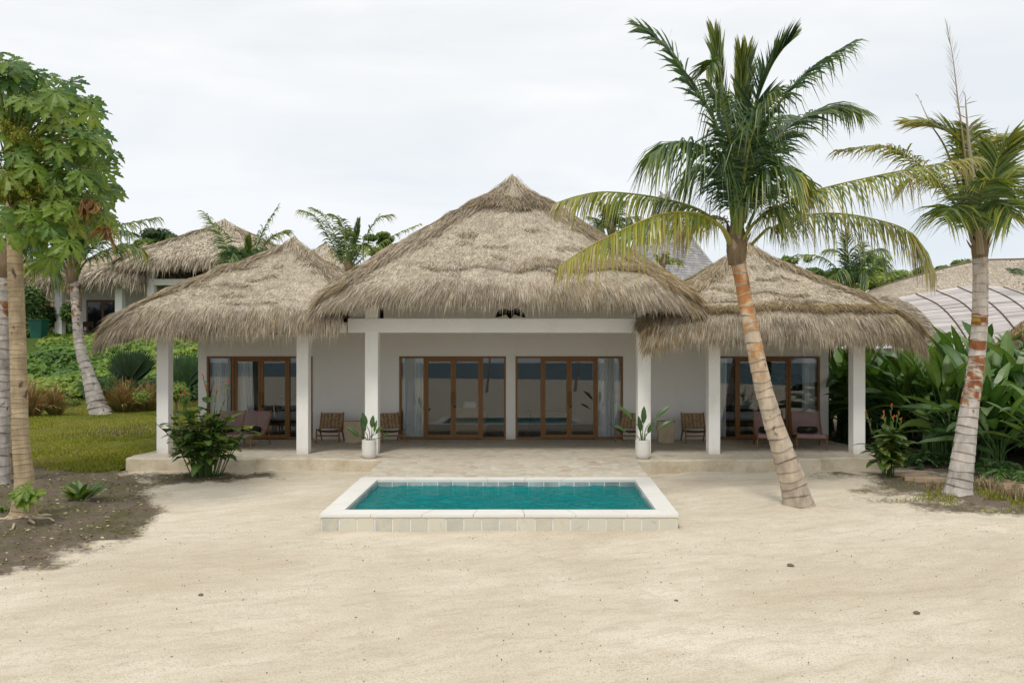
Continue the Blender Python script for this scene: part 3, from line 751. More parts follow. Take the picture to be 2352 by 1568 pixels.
r = thing('armchair', 'square wicker armchair with a cream cushion behind the left pair of middle doors', 'armchair', (-1.35, 24.0, 0), 0, None, True)
b = MB(); b.cbox(-.5, .5, -.4, .4, .03, .42, .04); b.cbox(-.5, .5, -.46, -.3, .03, .82, .05); b.cbox(-.5, -.36, -.3, .4, .42, .62, .04); b.cbox(.36, .5, -.3, .4, .42, .62, .04); b.build('body', M['wicker'], r)
c = MB(); c.cbox(-.2, .2, -.28, -.14, .5, 1.0, .065); c.build('cushion', M['linen'], r)
r = thing('coffee_table', 'low dark table standing inside behind the right pair of middle doors', 'table', (1.1, 24.0, 0), 0, None, True)
b = MB(); b.cbox(-.7, .7, -.35, .35, .66, .72, .015); b.build('table_top', M['wood'], r)
for sx in (-.6, .6):
    for sy in (-.28, .28):
        l = MB(); l.tube([(sx, sy, .66), (sx * 1.05, sy, 0)], .018, 6); l.build('leg', M['dark'], r)
# ---- ceiling fan with leaf blades over the porch
fx, fy, fz_ = at(1172, 718, 20.6)
fan = thing('ceiling_fan', 'dark ceiling fan with drooping leaf-shaped blades under the big eave', 'ceiling fan', (fx, fy, fz_ + .2), 0, None)
m = MB(); m.tube([(fx, fy, fz_ + 1.2), (fx, fy, fz_ + .1)], .015, 8); m.build('rod', M['dark'], fan)
m = MB(); m.lathe([(0, .07), (.03, .06), (.04, 0), (.03, -.05), (0, -.06)], (fx, fy, fz_), 16); m.build('motor', M['twig'], fan)
for a in (-.12, PI + .12, PI * .5, PI * 1.5):
    m = MB(); d = (math.cos(a), math.sin(a) * .6 - .25, -.25); m.blade((fx + .03 * d[0], fy + .03 * d[1], fz_ + .06), d, (.25 * math.cos(a), -.85, .55), .42, .24, .8, .1, .3, 10, .8); m.build('fan_blade', M['dark'], fan)

# ================================================================ terrace, pool
t = NT('crazy_paving'); vo = t.n('ShaderNodeTexVoronoi', feature='DISTANCE_TO_EDGE'); vo.inputs['Scale'].default_value = 4.2
v2 = t.n('ShaderNodeTexVoronoi'); v2.inputs['Scale'].default_value = 4.2
wv = t.n('ShaderNodeVectorMath', operation='ADD'); t.l(t.coord(), wv.inputs[0])
nv = t.n('ShaderNodeTexNoise'); nv.inputs['Scale'].default_value = 2.5; sv = t.n('ShaderNodeVectorMath', operation='SCALE'); sv.inputs['Scale'].default_value = .22
t.l(nv.outputs['Color'], sv.inputs[0]); t.l(sv.outputs[0], wv.inputs[1]); t.l(t.coord(), nv.inputs['Vector'])
t.l(wv.outputs[0], vo.inputs['Vector']); t.l(wv.outputs[0], v2.inputs['Vector'])
rgb = t.n('ShaderNodeSeparateColor'); t.l(v2.outputs['Color'], rgb.inputs[0])
c = t.ramp(rgb.outputs[0], [(0, (.50, .44, .34)), (.3, (.61, .56, .45)), (.6, (.56, .52, .43)), (.85, (.67, .62, .51)), (.95, (.5, .38, .28)), (1, (.52, .42, .32))])
c = t.mix(t.ramp(t.noise(6, 6, .7), [(.35, (.6, .6, .6)), (.6, (0, 0, 0))]), c, (.36, .30, .22))
c = t.mix(t.ramp(vo.outputs['Distance'], [(.0, (.8, .8, .8)), (.035, (0, 0, 0))]), c, (.5, .45, .37))
c = t.mix(t.ramp(t.noise(.9, 4, .7), [(.45, (0, 0, 0)), (.65, (.6, .6, .6))]), c, (.56, .5, .4))
M['paving'] = t.bsdf(c, .85, .2, t.bump(t.noise(25, 5, .7), .4, .01, t.bump(t.ramp(vo.outputs['Distance'], [(0, (0, 0, 0)), (.05, (1, 1, 1))]), .4, .008)))
t = NT('rough_concrete'); c = t.ramp(t.noise(2.2, 7, .7), [(.3, (.42, .35, .24)), (.5, (.56, .49, .37)), (.7, (.64, .59, .48))])
c = t.mix(t.ramp(t.noise(5, 3), [(.68, (0, 0, 0)), (.74, (.6, .6, .6))]), c, (.42, .22, .13))
M['concrete'] = t.bsdf(c, .9, .15, t.bump(t.noise(12, 6, .7), .6, .03))
tr_ = MB()
def slab(poly, zt, zb, jag=0):
    P = []
    m = len(poly)
    for i in range(m):
        a, b = np.array(poly[i]), np.array(poly[(i + 1) % m]); L = np.linalg.norm(b - a); n = max(2, int(L / .25))
        for k in range(n): P.append(a + (b - a) * k / n)
    P = np.array(P); n = len(P)
    q = P + jag * np.stack([vnoise(P[:, 0] * 2.3, P[:, 1] * 2.3, 0, 3), vnoise(P[:, 0] * 2.3, P[:, 1] * 2.3, 0, 4)], -1)
    q2 = q * 1.0
    ring = lambda xy, z: np.column_stack([xy, np.full(n, z)])
    cen = P.mean(0); out = q + (q - cen) / np.linalg.norm(q - cen, axis=1)[:, None] * .03
    V = np.vstack([ring(q, zt), ring(out, zt - .03), ring(out + .0 * q, zb)])
    i = np.arange(n); j = (i + 1) % n
    tr_.add(V, [np.stack([n + i, n + j, j, i], -1), np.stack([2 * n + i, 2 * n + j, n + j, n + i], -1)], .5, 1)
    tr_.add(ring(q, zt), np.arange(n)[None], .5, 0)
slab([(-9.02, 18.12), (-3.97, 18.08), (-3.97, 22.45), (-9.02, 22.45)], -.004, -.6, .09)
slab([(-3.97, 17.86), (3.05, 17.66), (3.05, 22.45), (-3.97, 22.45)], 0, -.6, .02)
slab([(3.05, 17.68), (5.5, 17.95), (8.8, 18.32), (9.0, 20.6), (8.9, 22.45), (3.05, 22.45)], -.004, -.6, .10)
tr_.build('terrace', [M['paving'], M['concrete']])['kind'] = 'structure'
ap = MB(); n = 20
u = np.linspace(0, 1, n)
L0, R0, L1, R1 = np.array([-2.95, 17.75, .006]), np.array([2.74, 17.6, .006]), np.array([-3.06, 15.86, -.113]), np.array([2.74, 15.86, -.113])
E = L0 + (L1 - L0) * u[:, None]; G = R0 + (R1 - R0) * u[:, None]
ap.grid(np.stack([E + [0, 0, -.5], E, G, G + [0, 0, -.5]], 1), .5)
ap.build('pool_path', M['paving'])['kind'] = 'structure'

M['coping'] = m_plain('pale_limestone', (.66, .63, .56), (.80, .79, .75), 2.2, .7, .3, .2, 40)
t = NT('stone_tile'); c = t.ramp(t.attr(), [(0, (.36, .37, .33)), (.5, (.50, .50, .44)), (1, (.60, .58, .5))])
c = t.mix(t.ramp(t.noise(3.0, 6, .7, dist=1.5), [(.4, (0, 0, 0)), (.62, (.7, .7, .7))]), c, (.62, .55, .42))
c = t.mix(t.ramp(t.noise(4.3, 4, .7, dist=2), [(.58, (0, 0, 0)), (.7, (.6, .6, .6))]), c, (.33, .36, .33))
M['tile'] = t.bsdf(c, .6, .3, t.bump(t.noise(30, 4), .2, .008))
M['innertile'] = m_tint('blue_grey_tile', [(0, (.26, .32, .33)), (1, (.46, .50, .49))], .4, .4, 0, 4, .5)
M['basin'] = m_plain('turquoise_basin', (.02, .32, .34), (.05, .42, .42), 3, .4, .3, 0)
M['grout'] = m_plain('white_grout', (.74, .73, .69), (.8, .79, .75), 5, .9, .1, 0)
ZP = -.11
fl_, fr2, bl, br = np.array([-2.97, 12.05]), np.array([2.51, 12.05]), np.array([-3.07, 15.88]), np.array([2.73, 15.88])
ifl, ifr, ibl, ibr = np.array([-2.69, 12.42]), np.array([2.25, 12.42]), np.array([-2.72, 15.52]), np.array([2.39, 15.52])
pool = thing('swimming_pool', 'plunge pool with white stone coping raised above the sand in front of the porch', 'pool', (0, 14, -.37))
cp = MB()
def qslab(a, b, c, d, z0, z1, tint, mb=cp, mi=0):
    V = np.array([[*p, z] for z in (z0, z1) for p in (a, b, c, d)])
    mb.add(V, [[4, 5, 6, 7], [0, 1, 5, 4], [1, 2, 6, 5], [2, 3, 7, 6], [3, 0, 4, 7], [3, 2, 1, 0]], tint, mi)
def run(a0, a1, b0, b1, n):
    for i in range(n):
        k0, k1 = i / n, (i + 1) / n - .004 / n * 3
        o0, o1, i0, i1 = a0 + (a1 - a0) * k0, a0 + (a1 - a0) * k1, b0 + (b1 - b0) * k0, b0 + (b1 - b0) * k1
        qslab(o0, o1, i1, i0, ZP - .045, ZP + R.uniform(-.0012, .0012), R.uniform(.3, .8))
ov = .025
run(fl_ + [-ov, -ov], fr2 + [ov, -ov], ifl, ifr, 7); run(br + [ov, 0], bl + [-ov, 0], ibr, ibl, 7)
run(fr2 + [ov, -ov], br + [ov, 0], ifr, ibr, 5); run(bl + [-ov, 0], fl_ + [-ov, -ov], ibl, ifl, 5)
cp.build('coping', M['coping'], pool)
sh = MB()                                                              # backing shell (grout shows between the tiles)
for a, b, c, d in ((fl_, fr2, ifr - [.02, -.0], ifl + [.02, 0]), (fr2, br, ibr, ifr), (br, bl, ibl, ibr), (bl, fl_, ifl, ibl)): qslab(a, b, c, d, -1.2, ZP - .047, .5, sh)
sh.build('pool_shell', M['grout'], pool)
ft = MB()
N_ = 20
for i in range(N_):
    a = fl_ + (fr2 - fl_) * (i / N_); b = fl_ + (fr2 - fl_) * ((i + 1) / N_); g_ = .013
    z0, z1 = -.6, ZP - .052
    qslab(a + [g_, -.012], b + [-g_, -.012], b + [-g_, .01], a + [g_, .01], z0, z1, R.uniform(.2, 1), ft)
for (a_, b_, sx) in ((fl_, bl, -1), (fr2, br, 1)):
    for i in range(14):
        a = a_ + (b_ - a_) * (i / 14); b = a_ + (b_ - a_) * ((i + 1) / 14)
        qslab(a + [sx * .012, .008], b + [sx * .012, -.008], b + [-sx * .01, -.008], a + [-sx * .01, .008], -.6, ZP - .052, R.uniform(.2, 1), ft)
ft.build('outer_tiles', M['tile'], pool)
it = MB()
for a_, b_, nrm, n in ((ibl, ibr, np.array([0, -.01]), 17), (ibl, ifl, np.array([.01, 0]), 11), (ibr, ifr, np.array([-.01, 0]), 11), (ifl, ifr, np.array([0, .01]), 17)):
    for i in range(n):
        a = a_ + (b_ - a_) * (i / n + .002); b = a_ + (b_ - a_) * ((i + 1) / n - .002)
        qslab(a + nrm, b + nrm, b - nrm * .5, a - nrm * .5, -.42, ZP - .047, R.random(), it)
it.build('inner_tiles', M['innertile'], pool)
bs = MB(); qslab(ifl + .003, ifr + [-.003, .003], ibr - .003, ibl + [.003, -.003], -1.15, -1.1, .5, bs)
for a, b, nr in ((ibl, ibr, np.array([0, -.012])), (ibl, ifl, np.array([.012, 0])), (ibr, ifr, np.array([-.012, 0])), (ifl, ifr, np.array([0, .012]))):
    qslab(a + nr, b + nr, b + nr * .5, a + nr * .5, -1.1, -.422, .5, bs)
bs.build('basin', M['basin'], pool)
wx, wy = np.linspace(0, 1, 240), np.linspace(0, 1, 170)
WX, WY = np.meshgrid(wx, wy, indexing='ij')
lo = ifl + [.011, .011]; BL, BR, FL, FRr = ibl + [.011, -.011], ibr + [-.011, -.011], ifl + [.011, .011], ifr + [-.011, .011]
XY = (FL * (1 - WX[..., None]) + FRr * WX[..., None]) * (1 - WY[..., None]) + (BL * (1 - WX[..., None]) + BR * WX[..., None]) * WY[..., None]
x, y = XY[..., 0], XY[..., 1]
wz = .016 * fbm(x * 2.2 + .5 * np.sin(y * 2), y * 3.2, 0, 71, 2) + .012 * fbm(x * 5, y * 8, 0, 75, 2) + .004 * vnoise(x * 16, y * 22, 0, 79)
wm = MB(); wm.grid(np.stack([x, y, -.232 + wz], -1))
t = NT('pool_water'); b = t.n('ShaderNodeBsdfPrincipled'); b.inputs['Base Color'].default_value = (.004, .26, .255, 1); b.inputs['Roughness'].default_value = .04; b.inputs['IOR'].default_value = 1.33
tp = t.n('ShaderNodeBsdfTransparent'); tp.inputs[0].default_value = (.1, .75, .78, 1)
ms = t.n('ShaderNodeMixShader'); ms.inputs[0].default_value = .38; t.l(b.outputs[0], ms.inputs[1]); t.l(tp.outputs[0], ms.inputs[2]); t.l(ms.outputs[0], t.out.inputs[0])
t.l(t.bump(t.noise(16, 3, vec=t.scaled((1, 1.5, 1))), .5, .03), b.inputs['Normal'])
M['water'] = t.mat
wo_ = wm.build('pool_water', M['water'], smooth=True); wo_['kind'] = 'structure'
# ================================================================ furniture on the terrace
def chair_parts(root):
    """low lounge chair facing -Y: woven sling seat and back on a teak frame"""
    W_ = .31
    for sx in (-1, 1):
        f = MB(); x = sx * W_
        f.tube([(x, -.30, 0), (x, -.27, .2), (x, -.25, .36)], [.02, .024, .022], 8)
        f.build('leg', M['wood'], root)
        f = MB(); f.tube([(x, .36, 0), (x, .22, .2), (x, .12, .30), (x, .2, .5), (x, .32, .80)], [.018, .024, .028, .024, .018], 8); f.build('back_post', M['wood'], root)
        f = MB(); f.tube([(x, -.25, .36), (x, 0, .325), (x, .13, .31)], [.022, .024, .024], 8); f.build('side_rail', M['wood'], root)
    f = MB(); f.cbox(-W_, W_, -.285, -.25, .17, .215, .006); f.build('stretcher', M['wood'], root)
    f = MB()
    prof = [(-.25, .37), (-.15, .325), (0, .29), (.10, .31)]
    P = catmull([(0, a, b) for a, b in prof], 12)
    def woven(P, name, bow):
        g = MB(); n = len(P)
        xs_ = np.linspace(-W_ + .012, W_ - .012, 22)
        V = np.stack([np.stack([np.full(n, x), P[:, 1], P[:, 2] - bow * (1 - (x / W_) ** 2)], -1) for x in xs_])
        tt = .5 + .28 * np.sin(np.arange(22) * 1.7)[:, None] + .2 * R.normal(size=(22, n))
        g.grid(V, np.clip(tt, 0, 1)); V2 = V + np.array([0, .012, -.012]); g.grid(V2[::-1], .3)
        g.build(name, M['rattan'], root)
    woven(P, 'seat', .03)
    woven(catmull([(0, .12, .37), (0, .21, .55), (0, .315, .78)], 16), 'backrest', -.0)
M['rattan'] = m_tint('rattan_weave', [(0, (.14, .09, .045)), (.5, (.31, .21, .115)), (1, (.48, .35, .22))], .75, .2, 0, 55, .6, .5, 70)
first = None
for px, d, rz, lab in ((758, 21.7, .0, 'rattan lounge chair facing the beach between the left wing column and the stone block'),
                       (897, 21.65, .45, 'rattan lounge chair turned sideways, half hidden by the left porch column'),
                       (1446, 21.65, -.45, 'rattan lounge chair half hidden behind the potted plant and right porch column'),
                       (1596, 21.6, 0, 'rattan lounge chair between the right stone block and the right wing column')):
    x = (px - CX) * d / F
    if first is None:
        first = thing('lounge_chair', lab, 'chair', (x, d, .002), rz, 'rattan chairs on the terrace', True); chair_parts(first); c = first
    else:
        c = copy_tree(first); c['label'] = lab; c.location = (x, d, .002); c.rotation_euler = (0, 0, rz)
M['pinkweave'] = m_plain('pink_cord_weave', (.33, .21, .21), (.43, .30, .29), 20, .75, .2, .3, 60)
def lounger_parts(root):
    W_ = .34
    prof = catmull([(0, -.72, .30), (0, -.64, .355), (0, -.3, .33), (0, .05, .30), (0, .22, .36), (0, .42, .62), (0, .58, .90)], 46)
    for sx in (-1, 1):
        x = sx * (W_ + .02)
        f = MB(); f.tube(np.array([(x, p[1], p[2]) for p in prof]), .02, 8); f.build('side_rail', M['wood'], root)
        f = MB(); f.tube([(x, -.62, .32), (x, -.66, 0)], [.022, .018], 8); f.build('leg', M['wood'], root)
        f = MB(); f.tube([(x, .34, .52), (x, .5, 0)], [.022, .018], 8); f.build('leg', M['wood'], root)
    f = MB(); f.tube([(-W_, -.63, .27), (W_, -.63, .27)], .02, 8); f.build('stretcher', M['wood'], root)
    g = MB()
    lng = np.concatenate([[0], np.cumsum(np.linalg.norm(np.diff(prof, axis=0), axis=1))])
    for x in np.linspace(-W_, W_, 27):                 # warp cords
        g.tube(np.array([(x, p[1], p[2]) for p in prof[::2]]), .0075, 4, .5, cap=False)
    for s in np.arange(.0, lng[-1], .026):             # weft cords
        y, z = np.interp(s, lng, prof[:, 1]), np.interp(s, lng, prof[:, 2])
        open_ = 1.0 if z > .42 else 1.25
        g.tube([(-W_ - .02, y, z), (0, y, z - .004), (W_ + .02, y, z)], .0075 * open_, 4, .5, cap=False)
    g.build('woven_sling', M['pinkweave'], root)
M['bolster'] = m_plain('dark_bolster_cloth', (.012, .016, .012), (.035, .04, .03), 14, .9, .1, .2, 40)
M['motif'] = m_plain('tan_motif', (.25, .15, .07), (.3, .19, .09), 9, .9, .1, 0)
first = None; fb = None
for px, d, rz, lab, lb in ((572, 20.6, -.12, 'pink woven sun lounger by the left wing doors, half hidden by the red canna', 'dark bolster on the lounger just right of the big red canna'),
                           (512, 20.8, -.12, 'pink woven sun lounger almost wholly hidden behind the big red canna', 'dark bolster on the lounger hidden behind the big red canna'),
                           (1768, 20.5, -.22, 'pink woven sun lounger behind the trunk of the leaning palm', 'dark bolster on the lounger behind the leaning palm trunk'),
                           (1856, 20.5, -.22, 'pink woven sun lounger at the right end of the terrace, seen whole', 'dark bolster with a tan motif on the rightmost lounger')):
    x = (px - CX) * d / F
    if first is None:
        first = thing('sun_lounger', lab, 'sun lounger', (x, d, .002), rz, 'pink sun loungers on the terrace', True); lounger_parts(first)
        fb = thing('bolster', lb, 'bolster', (x, d, .002), rz, 'bolsters on the sun loungers', True)
        b = MB(); xs_ = np.linspace(-.25, .25, 12)
        b.tube(np.column_stack([xs_, np.full(12, .13), np.full(12, .43)]), .085 * (1 - .25 * np.clip(abs(xs_ / .25), 0, 1) ** 8), 16); b.build('cover', M['bolster'], fb, smooth=True)
        b = MB()
        for q in (.0, .03, .06): b.tube([(-.05 + q, .045, .41), (-.0 + q, .046, .445), (.04 + q, .058, .48)], .006, 5)
        b.build('motif', M['motif'], fb)
    else:
        c = copy_tree(first); c['label'] = lab; c.location = (x, d, .002); c.rotation_euler = (0, 0, rz)
        c = copy_tree(fb); c['label'] = lb; c.location = (x, d, .002); c.rotation_euler = (0, 0, rz)
M['block'] = m_plain('sandstone', (.36, .29, .19), (.50, .42, .30), 4, .9, .1, .5, 20)
for px, d, lab, sd_ in ((814, 21.45, 'rough sandstone block used as a side table left of the porch, behind the left pot', 0), (1529, 21.45, 'rough sandstone block used as a side table right of the porch', 1)):
    x = (px - CX) * d / F
    b = MB(); b.cbox(-.23, .23, -.2, .2, 0, .60, .035)
    V = b.v[0]
    g = MB()
    for a in range(3):                                 # finely cut faces so the block can be uneven
        for s in (-1, 1):
            uu_ = np.linspace(-1, 1, 13); A, B = np.meshgrid(uu_, uu_, indexing='ij')
            Q = np.zeros((13, 13, 3)); Q[..., a] = s; Q[..., (a + 1) % 3] = A * s; Q[..., (a + 2) % 3] = B
            l = np.linalg.norm(Q, axis=-1, keepdims=True); Q = Q * (1 - .05 * np.clip(l - 1.2, 0, 1))
            Q = Q * np.array([.23, .2, .30]) + np.array([0, 0, .30])
            k = .022 * fbm(Q[..., 0] * 5 + 9 * sd_, Q[..., 1] * 5, Q[..., 2] * 5, 9)
            Q[..., :2] *= (1 + k / .2)[..., None]
            g.grid(Q, .5)
    o = g.build('stone_side_table', M['block']); o.location = (x, d, .004); o.rotation_euler = (0, 0, .05 - .12 * sd_)
    tag(o, lab, 'side table', 'stone side tables on the terrace')
M['pot'] = m_plain('white_terrazzo', (.62, .60, .55), (.76, .74, .70), 35, .6, .3, .1, 60)
M['soilm'] = m_plain('potting_soil', (.03, .02, .012), (.07, .05, .03), 20, .95, .1, .4)
def potted(px, d, lab, leaves, s):
    x = (px - CX) * d / F
    r = thing('potted_plant', lab, 'potted plant', (x, d, 0), 0, 'white pots beside the porch columns', True)
    p = MB(); p.lathe([(0, .002), (.11, .004), (.145, .03), (.165, .1), (.168, .25), (.165, .42), (.166, .43), (.152, .43), (.148, .40)], n=36)
    p.build('pot', M['pot'], r, smooth=True)
    p = MB(); p.lathe([(0, .395), (.15, .39)], n=24); p.build('soil', M['soilm'], r)
    for bx, by, h, ax, ay, L, w, dr, tn in leaves:
        m = MB(); top = np.array([bx + ax * .35, by + ay * .3, .4 + h])
        m.tube(catmull([(bx, by, .39), (bx + ax * .08, by, .4 + h * .6), top], 8), np.linspace(.011, .007, 8), 6, .62)
        m.blade(top, (ax, ay, .8), (-ax * .5, -.75, .6), L, w, dr, .22, tn, 9, .85, .05); m.build('leaf', M['heli'], r)
potted(848, 18.05, 'white pot with a small upright leafy plant in front of the left porch column',
       [(-.03, 0, .22, -.18, -.1, .34, .13, .3, .22), (.05, .02, .30, .05, -.1, .30, .12, .5, .3), (.02, 0, .36, -.22, -.1, .32, .12, .3, .25), (-.04, -.03, .16, -.7, -.2, .26, .12, .6, .3), (.0, -.04, .17, .5, -.3, .24, .11, .6, .35), (.06, -.02, .08, .75, -.3, .2, .1, .5, .22), (.05, .03, .2, .18, -.1, .3, .08, .1, .5), (-.05, 0, .12, -.5, -.5, .22, .12, .9, .25)], 1)
potted(1476, 18.0, 'white pot with a tall plant of spreading leaves before the right porch column',
       [(-.03, 0, .50, -.62, -.1, .46, .12, .5, .42), (.03, .02, .52, .75, -.1, .46, .11, .4, .42), (.0, 0, .40, .02, -.15, .42, .13, .25, .3), (.04, 0, .30, .95, -.2, .38, .10, .6, .4), (-.02, -.02, .22, -.12, -.3, .40, .12, .3, .28), (-.05, 0, .2, -.95, .05, .36, .1, .7, .32), (.02, -.03, .2, .2, -.5, .3, .1, .6, .3)], 2)

# ================================================================ palms
def frond(mb, pts, L=.9, n=55, w=.045, t0=.2, droop=.5, tint=.35, tv=.1, rr=.035, fwd=.45, lift=.2, ragged=.08, rt=.66, side=(1, 1), tipy=.15, rot=0., sp=None):
    C = catmull(pts, 36)
    T = np.gradient(C, axis=0); T /= np.linalg.norm(T, axis=1)[:, None]
    u = np.linspace(0, 1, 36)
    mb.tube(C, rr * (1 - .9 * u ** .8), 6, np.clip(rt + .1 * (u - .5), 0, 1), flat=.7)
    for sg in (0, 1):
        m = int(n * side[sg])
        if m == 0: continue
        ts = np.sort(np.clip(np.linspace(t0, 1, m) + R.normal(0, .25 / n, m), 0, 1))
        P = np.stack([np.interp(ts, u, C[:, k]) for k in range(3)], -1); TT = np.stack([np.interp(ts, u, T[:, k]) for k in range(3)], -1)
        TT /= np.linalg.norm(TT, axis=1)[:, None]
        Sv = np.cross(TT, np.array([rot * 1.0, -.15, 1.0])); ln = np.linalg.norm(Sv, axis=1)[:, None]
        Sv = np.where(ln < .25, Sv + np.array([.6, -.2, 0]), Sv); Sv /= np.linalg.norm(Sv, axis=1)[:, None]
        Uv = np.cross(Sv, TT); Sv = Sv * (1 if sg else -1)
        fw = fwd + .9 * ts ** 3
        D = Sv + TT * fw[:, None] + Uv * lift + R.normal(0, ragged, (m, 3)); D /= np.linalg.norm(D, axis=1)[:, None]
        pr = np.interp((ts - t0) / (1 - t0), [0, .12, .35, .75, 1], [.45, .8, 1, .8, .42])
        ll = L * pr * (.85 + .3 * R.random(m)); dr = droop * (.6 + .8 * R.random(m))
        ph = R.normal(.5, .35, m)
        Wd = TT * np.cos(ph)[:, None] + Uv * np.sin(ph)[:, None]; Wd -= D * (Wd * D).sum(1)[:, None]; Wd /= np.linalg.norm(Wd, axis=1)[:, None]
        ks = np.array([0, .3, .65, 1.0]); hw = np.array([.5, 1, .75, .06]) * w * .5
        st = []
        for k, h in zip(ks, hw):
            q = P + D * (ll * k * (1 - .18 * dr * k))[:, None] + np.array([0, 0, -1.]) * (ll * dr * k * k * .9)[:, None]
            st += [q - Wd * h * (.6 + .4 * pr)[:, None], q + Wd * h * (.6 + .4 * pr)[:, None]]
        V = np.stack(st, 1).reshape(-1, 3)
        b = np.arange(m)[:, None] * 8
        f = np.concatenate([b + np.array([[2 * i, 2 * i + 1, 2 * i + 3, 2 * i + 2]]) for i in range(3)])
        base = np.clip(tint + tipy * ts ** 3 + R.normal(0, tv, m), 0, 1)
        brown = R.random(m) < tipy * .25
        tt = np.repeat(base[:, None], 8, 1) + np.array([0, 0, 0, 0, .03, .03, .12, .12]) * (1 + 2 * tipy)
        tt = np.where(brown[:, None], tt + np.array([0, 0, 0, 0, .1, .1, .35, .35]), tt)
        mb.add(V, f, np.clip(tt, 0, 1).ravel())
def trunk(path, rad, ring=.16, tintf=None, n=28, seed=0, pamp=.1):
    rg = np.random.default_rng(seed)
    P = catmull(path, 200); L = np.concatenate([[0], np.cumsum(np.linalg.norm(np.diff(P, axis=0), axis=1))])
    tot = L[-1]
    pos, rs, tn = [], [], []
    z = 0.; k = 0
    while z < tot:
        h = ring * rg.uniform(.7, 1.35); band = rg.random()
        for q, dr, dk in ((.0, .03, -1), (.10, .022, 0), (.3, .008, 0), (.55, -.004, 0), (.8, -.012, 0), (.95, -.018, 0)):
            s = z + h * q
            if s > tot: break
            f = s / tot
            pos.append([np.interp(s, L, P[:, i]) for i in range(3)])
            rs.append(np.interp(f, np.linspace(0, 1, len(rad)), rad) * (1 + dr))
            tn.append(rg.uniform(.04, .3) if dk else tintf(f, band))
        z += h; k += 1
    pos = np.array(pos); rs = np.array(rs); hgt = pos[:, 2] - pos[0, 2]; rs = rs * (1 + .22 * np.exp(-hgt / .10))
    mb = MB(); mb.tube(pos, rs, n, np.array(tn))
    # uneven ring scars
    V = mb.v[0]; m = len(pos) * n
    a = np.tile(np.arange(n), len(pos))
    V[:m, 2] += .018 * np.sin(a * 2 * PI / n * 2 + np.repeat(np.arange(len(pos)) // 6, n) * 1.9) * (ring / .16)
    tt = mb.t[0]; patch_ = fbm(V[:, 0] * 9, V[:, 1] * 9, V[:, 2] * 8, seed)
    tt[:m] = np.where(tt[:m] > .3, np.clip(tt[:m] + pamp * patch_[:m] * (1 + 2.5 * (tt[:m] > .62)), .2, np.where(tt[:m] > .95, 1, .92)), np.clip(tt[:m] + .12 * patch_[:m], .05, 1))
    return mb
def palm(label, path, rad, fronds, crown_r=.16, mat='trunk', tintf=None, group='coconut palms', boot=True, ring=.16, seed=0, scale=1.0, D0=14, name='palm_tree'):
    base = path[0]
    r = thing(name, label, 'palm tree', base, 0, group)
    trunk(path, rad, ring, tintf, seed=seed).build('trunk', M[mat], r, smooth=False)
    top = np.array(path[-1]); s = scale
    if boot:
        b = MB()
        b.tube([top - [0, 0, .25 * s], top, top + [0, 0, .25 * s], top + [0, 0, .55 * s]], [crown_r * .9, crown_r * 1.12, crown_r * 1.0, crown_r * .55], 14, [.3, .5, .4, .3])
        for k in range(9):
            a = k * 2.4 + R.uniform(-.2, .2); d = np.array([math.cos(a), math.sin(a), 0]); h = R.uniform(-.1, .35) * s
            p0 = top + d * crown_r * .85 + [0, 0, h]
            b.blade(p0, d * R.uniform(.25, .8) + [0, 0, 1], d, R.uniform(.2, .42) * s, .16 * s, .5, -.5, R.uniform(.3, 1), 6, .6, .1)
        b.build('boot_fibre', M['boot'], r)
    for fr in fronds:
        m = MB(); frond(m, **fr); m.build('frond', M['palm'], r)
    return r
def fr_px(pix, D0, dD=(0,), **k):
    """frond along points of the photograph's palm, at depths running from the crown outwards"""
    dd = np.interp(np.linspace(0, 1, len(pix)), np.linspace(0, 1, len(dD)), dD)
    return dict(pts=[at(px, py, D0 + q) for (px, py), q in zip(pix, dd)], **k)
c7 = lambda *ps: [(1286.2 + x * .4297, 30.6 + y * .4297) for x, y in ps]
c8 = lambda *ps: [(1776.2 + x * .4688, 30.6 + y * .4688) for x, y in ps]

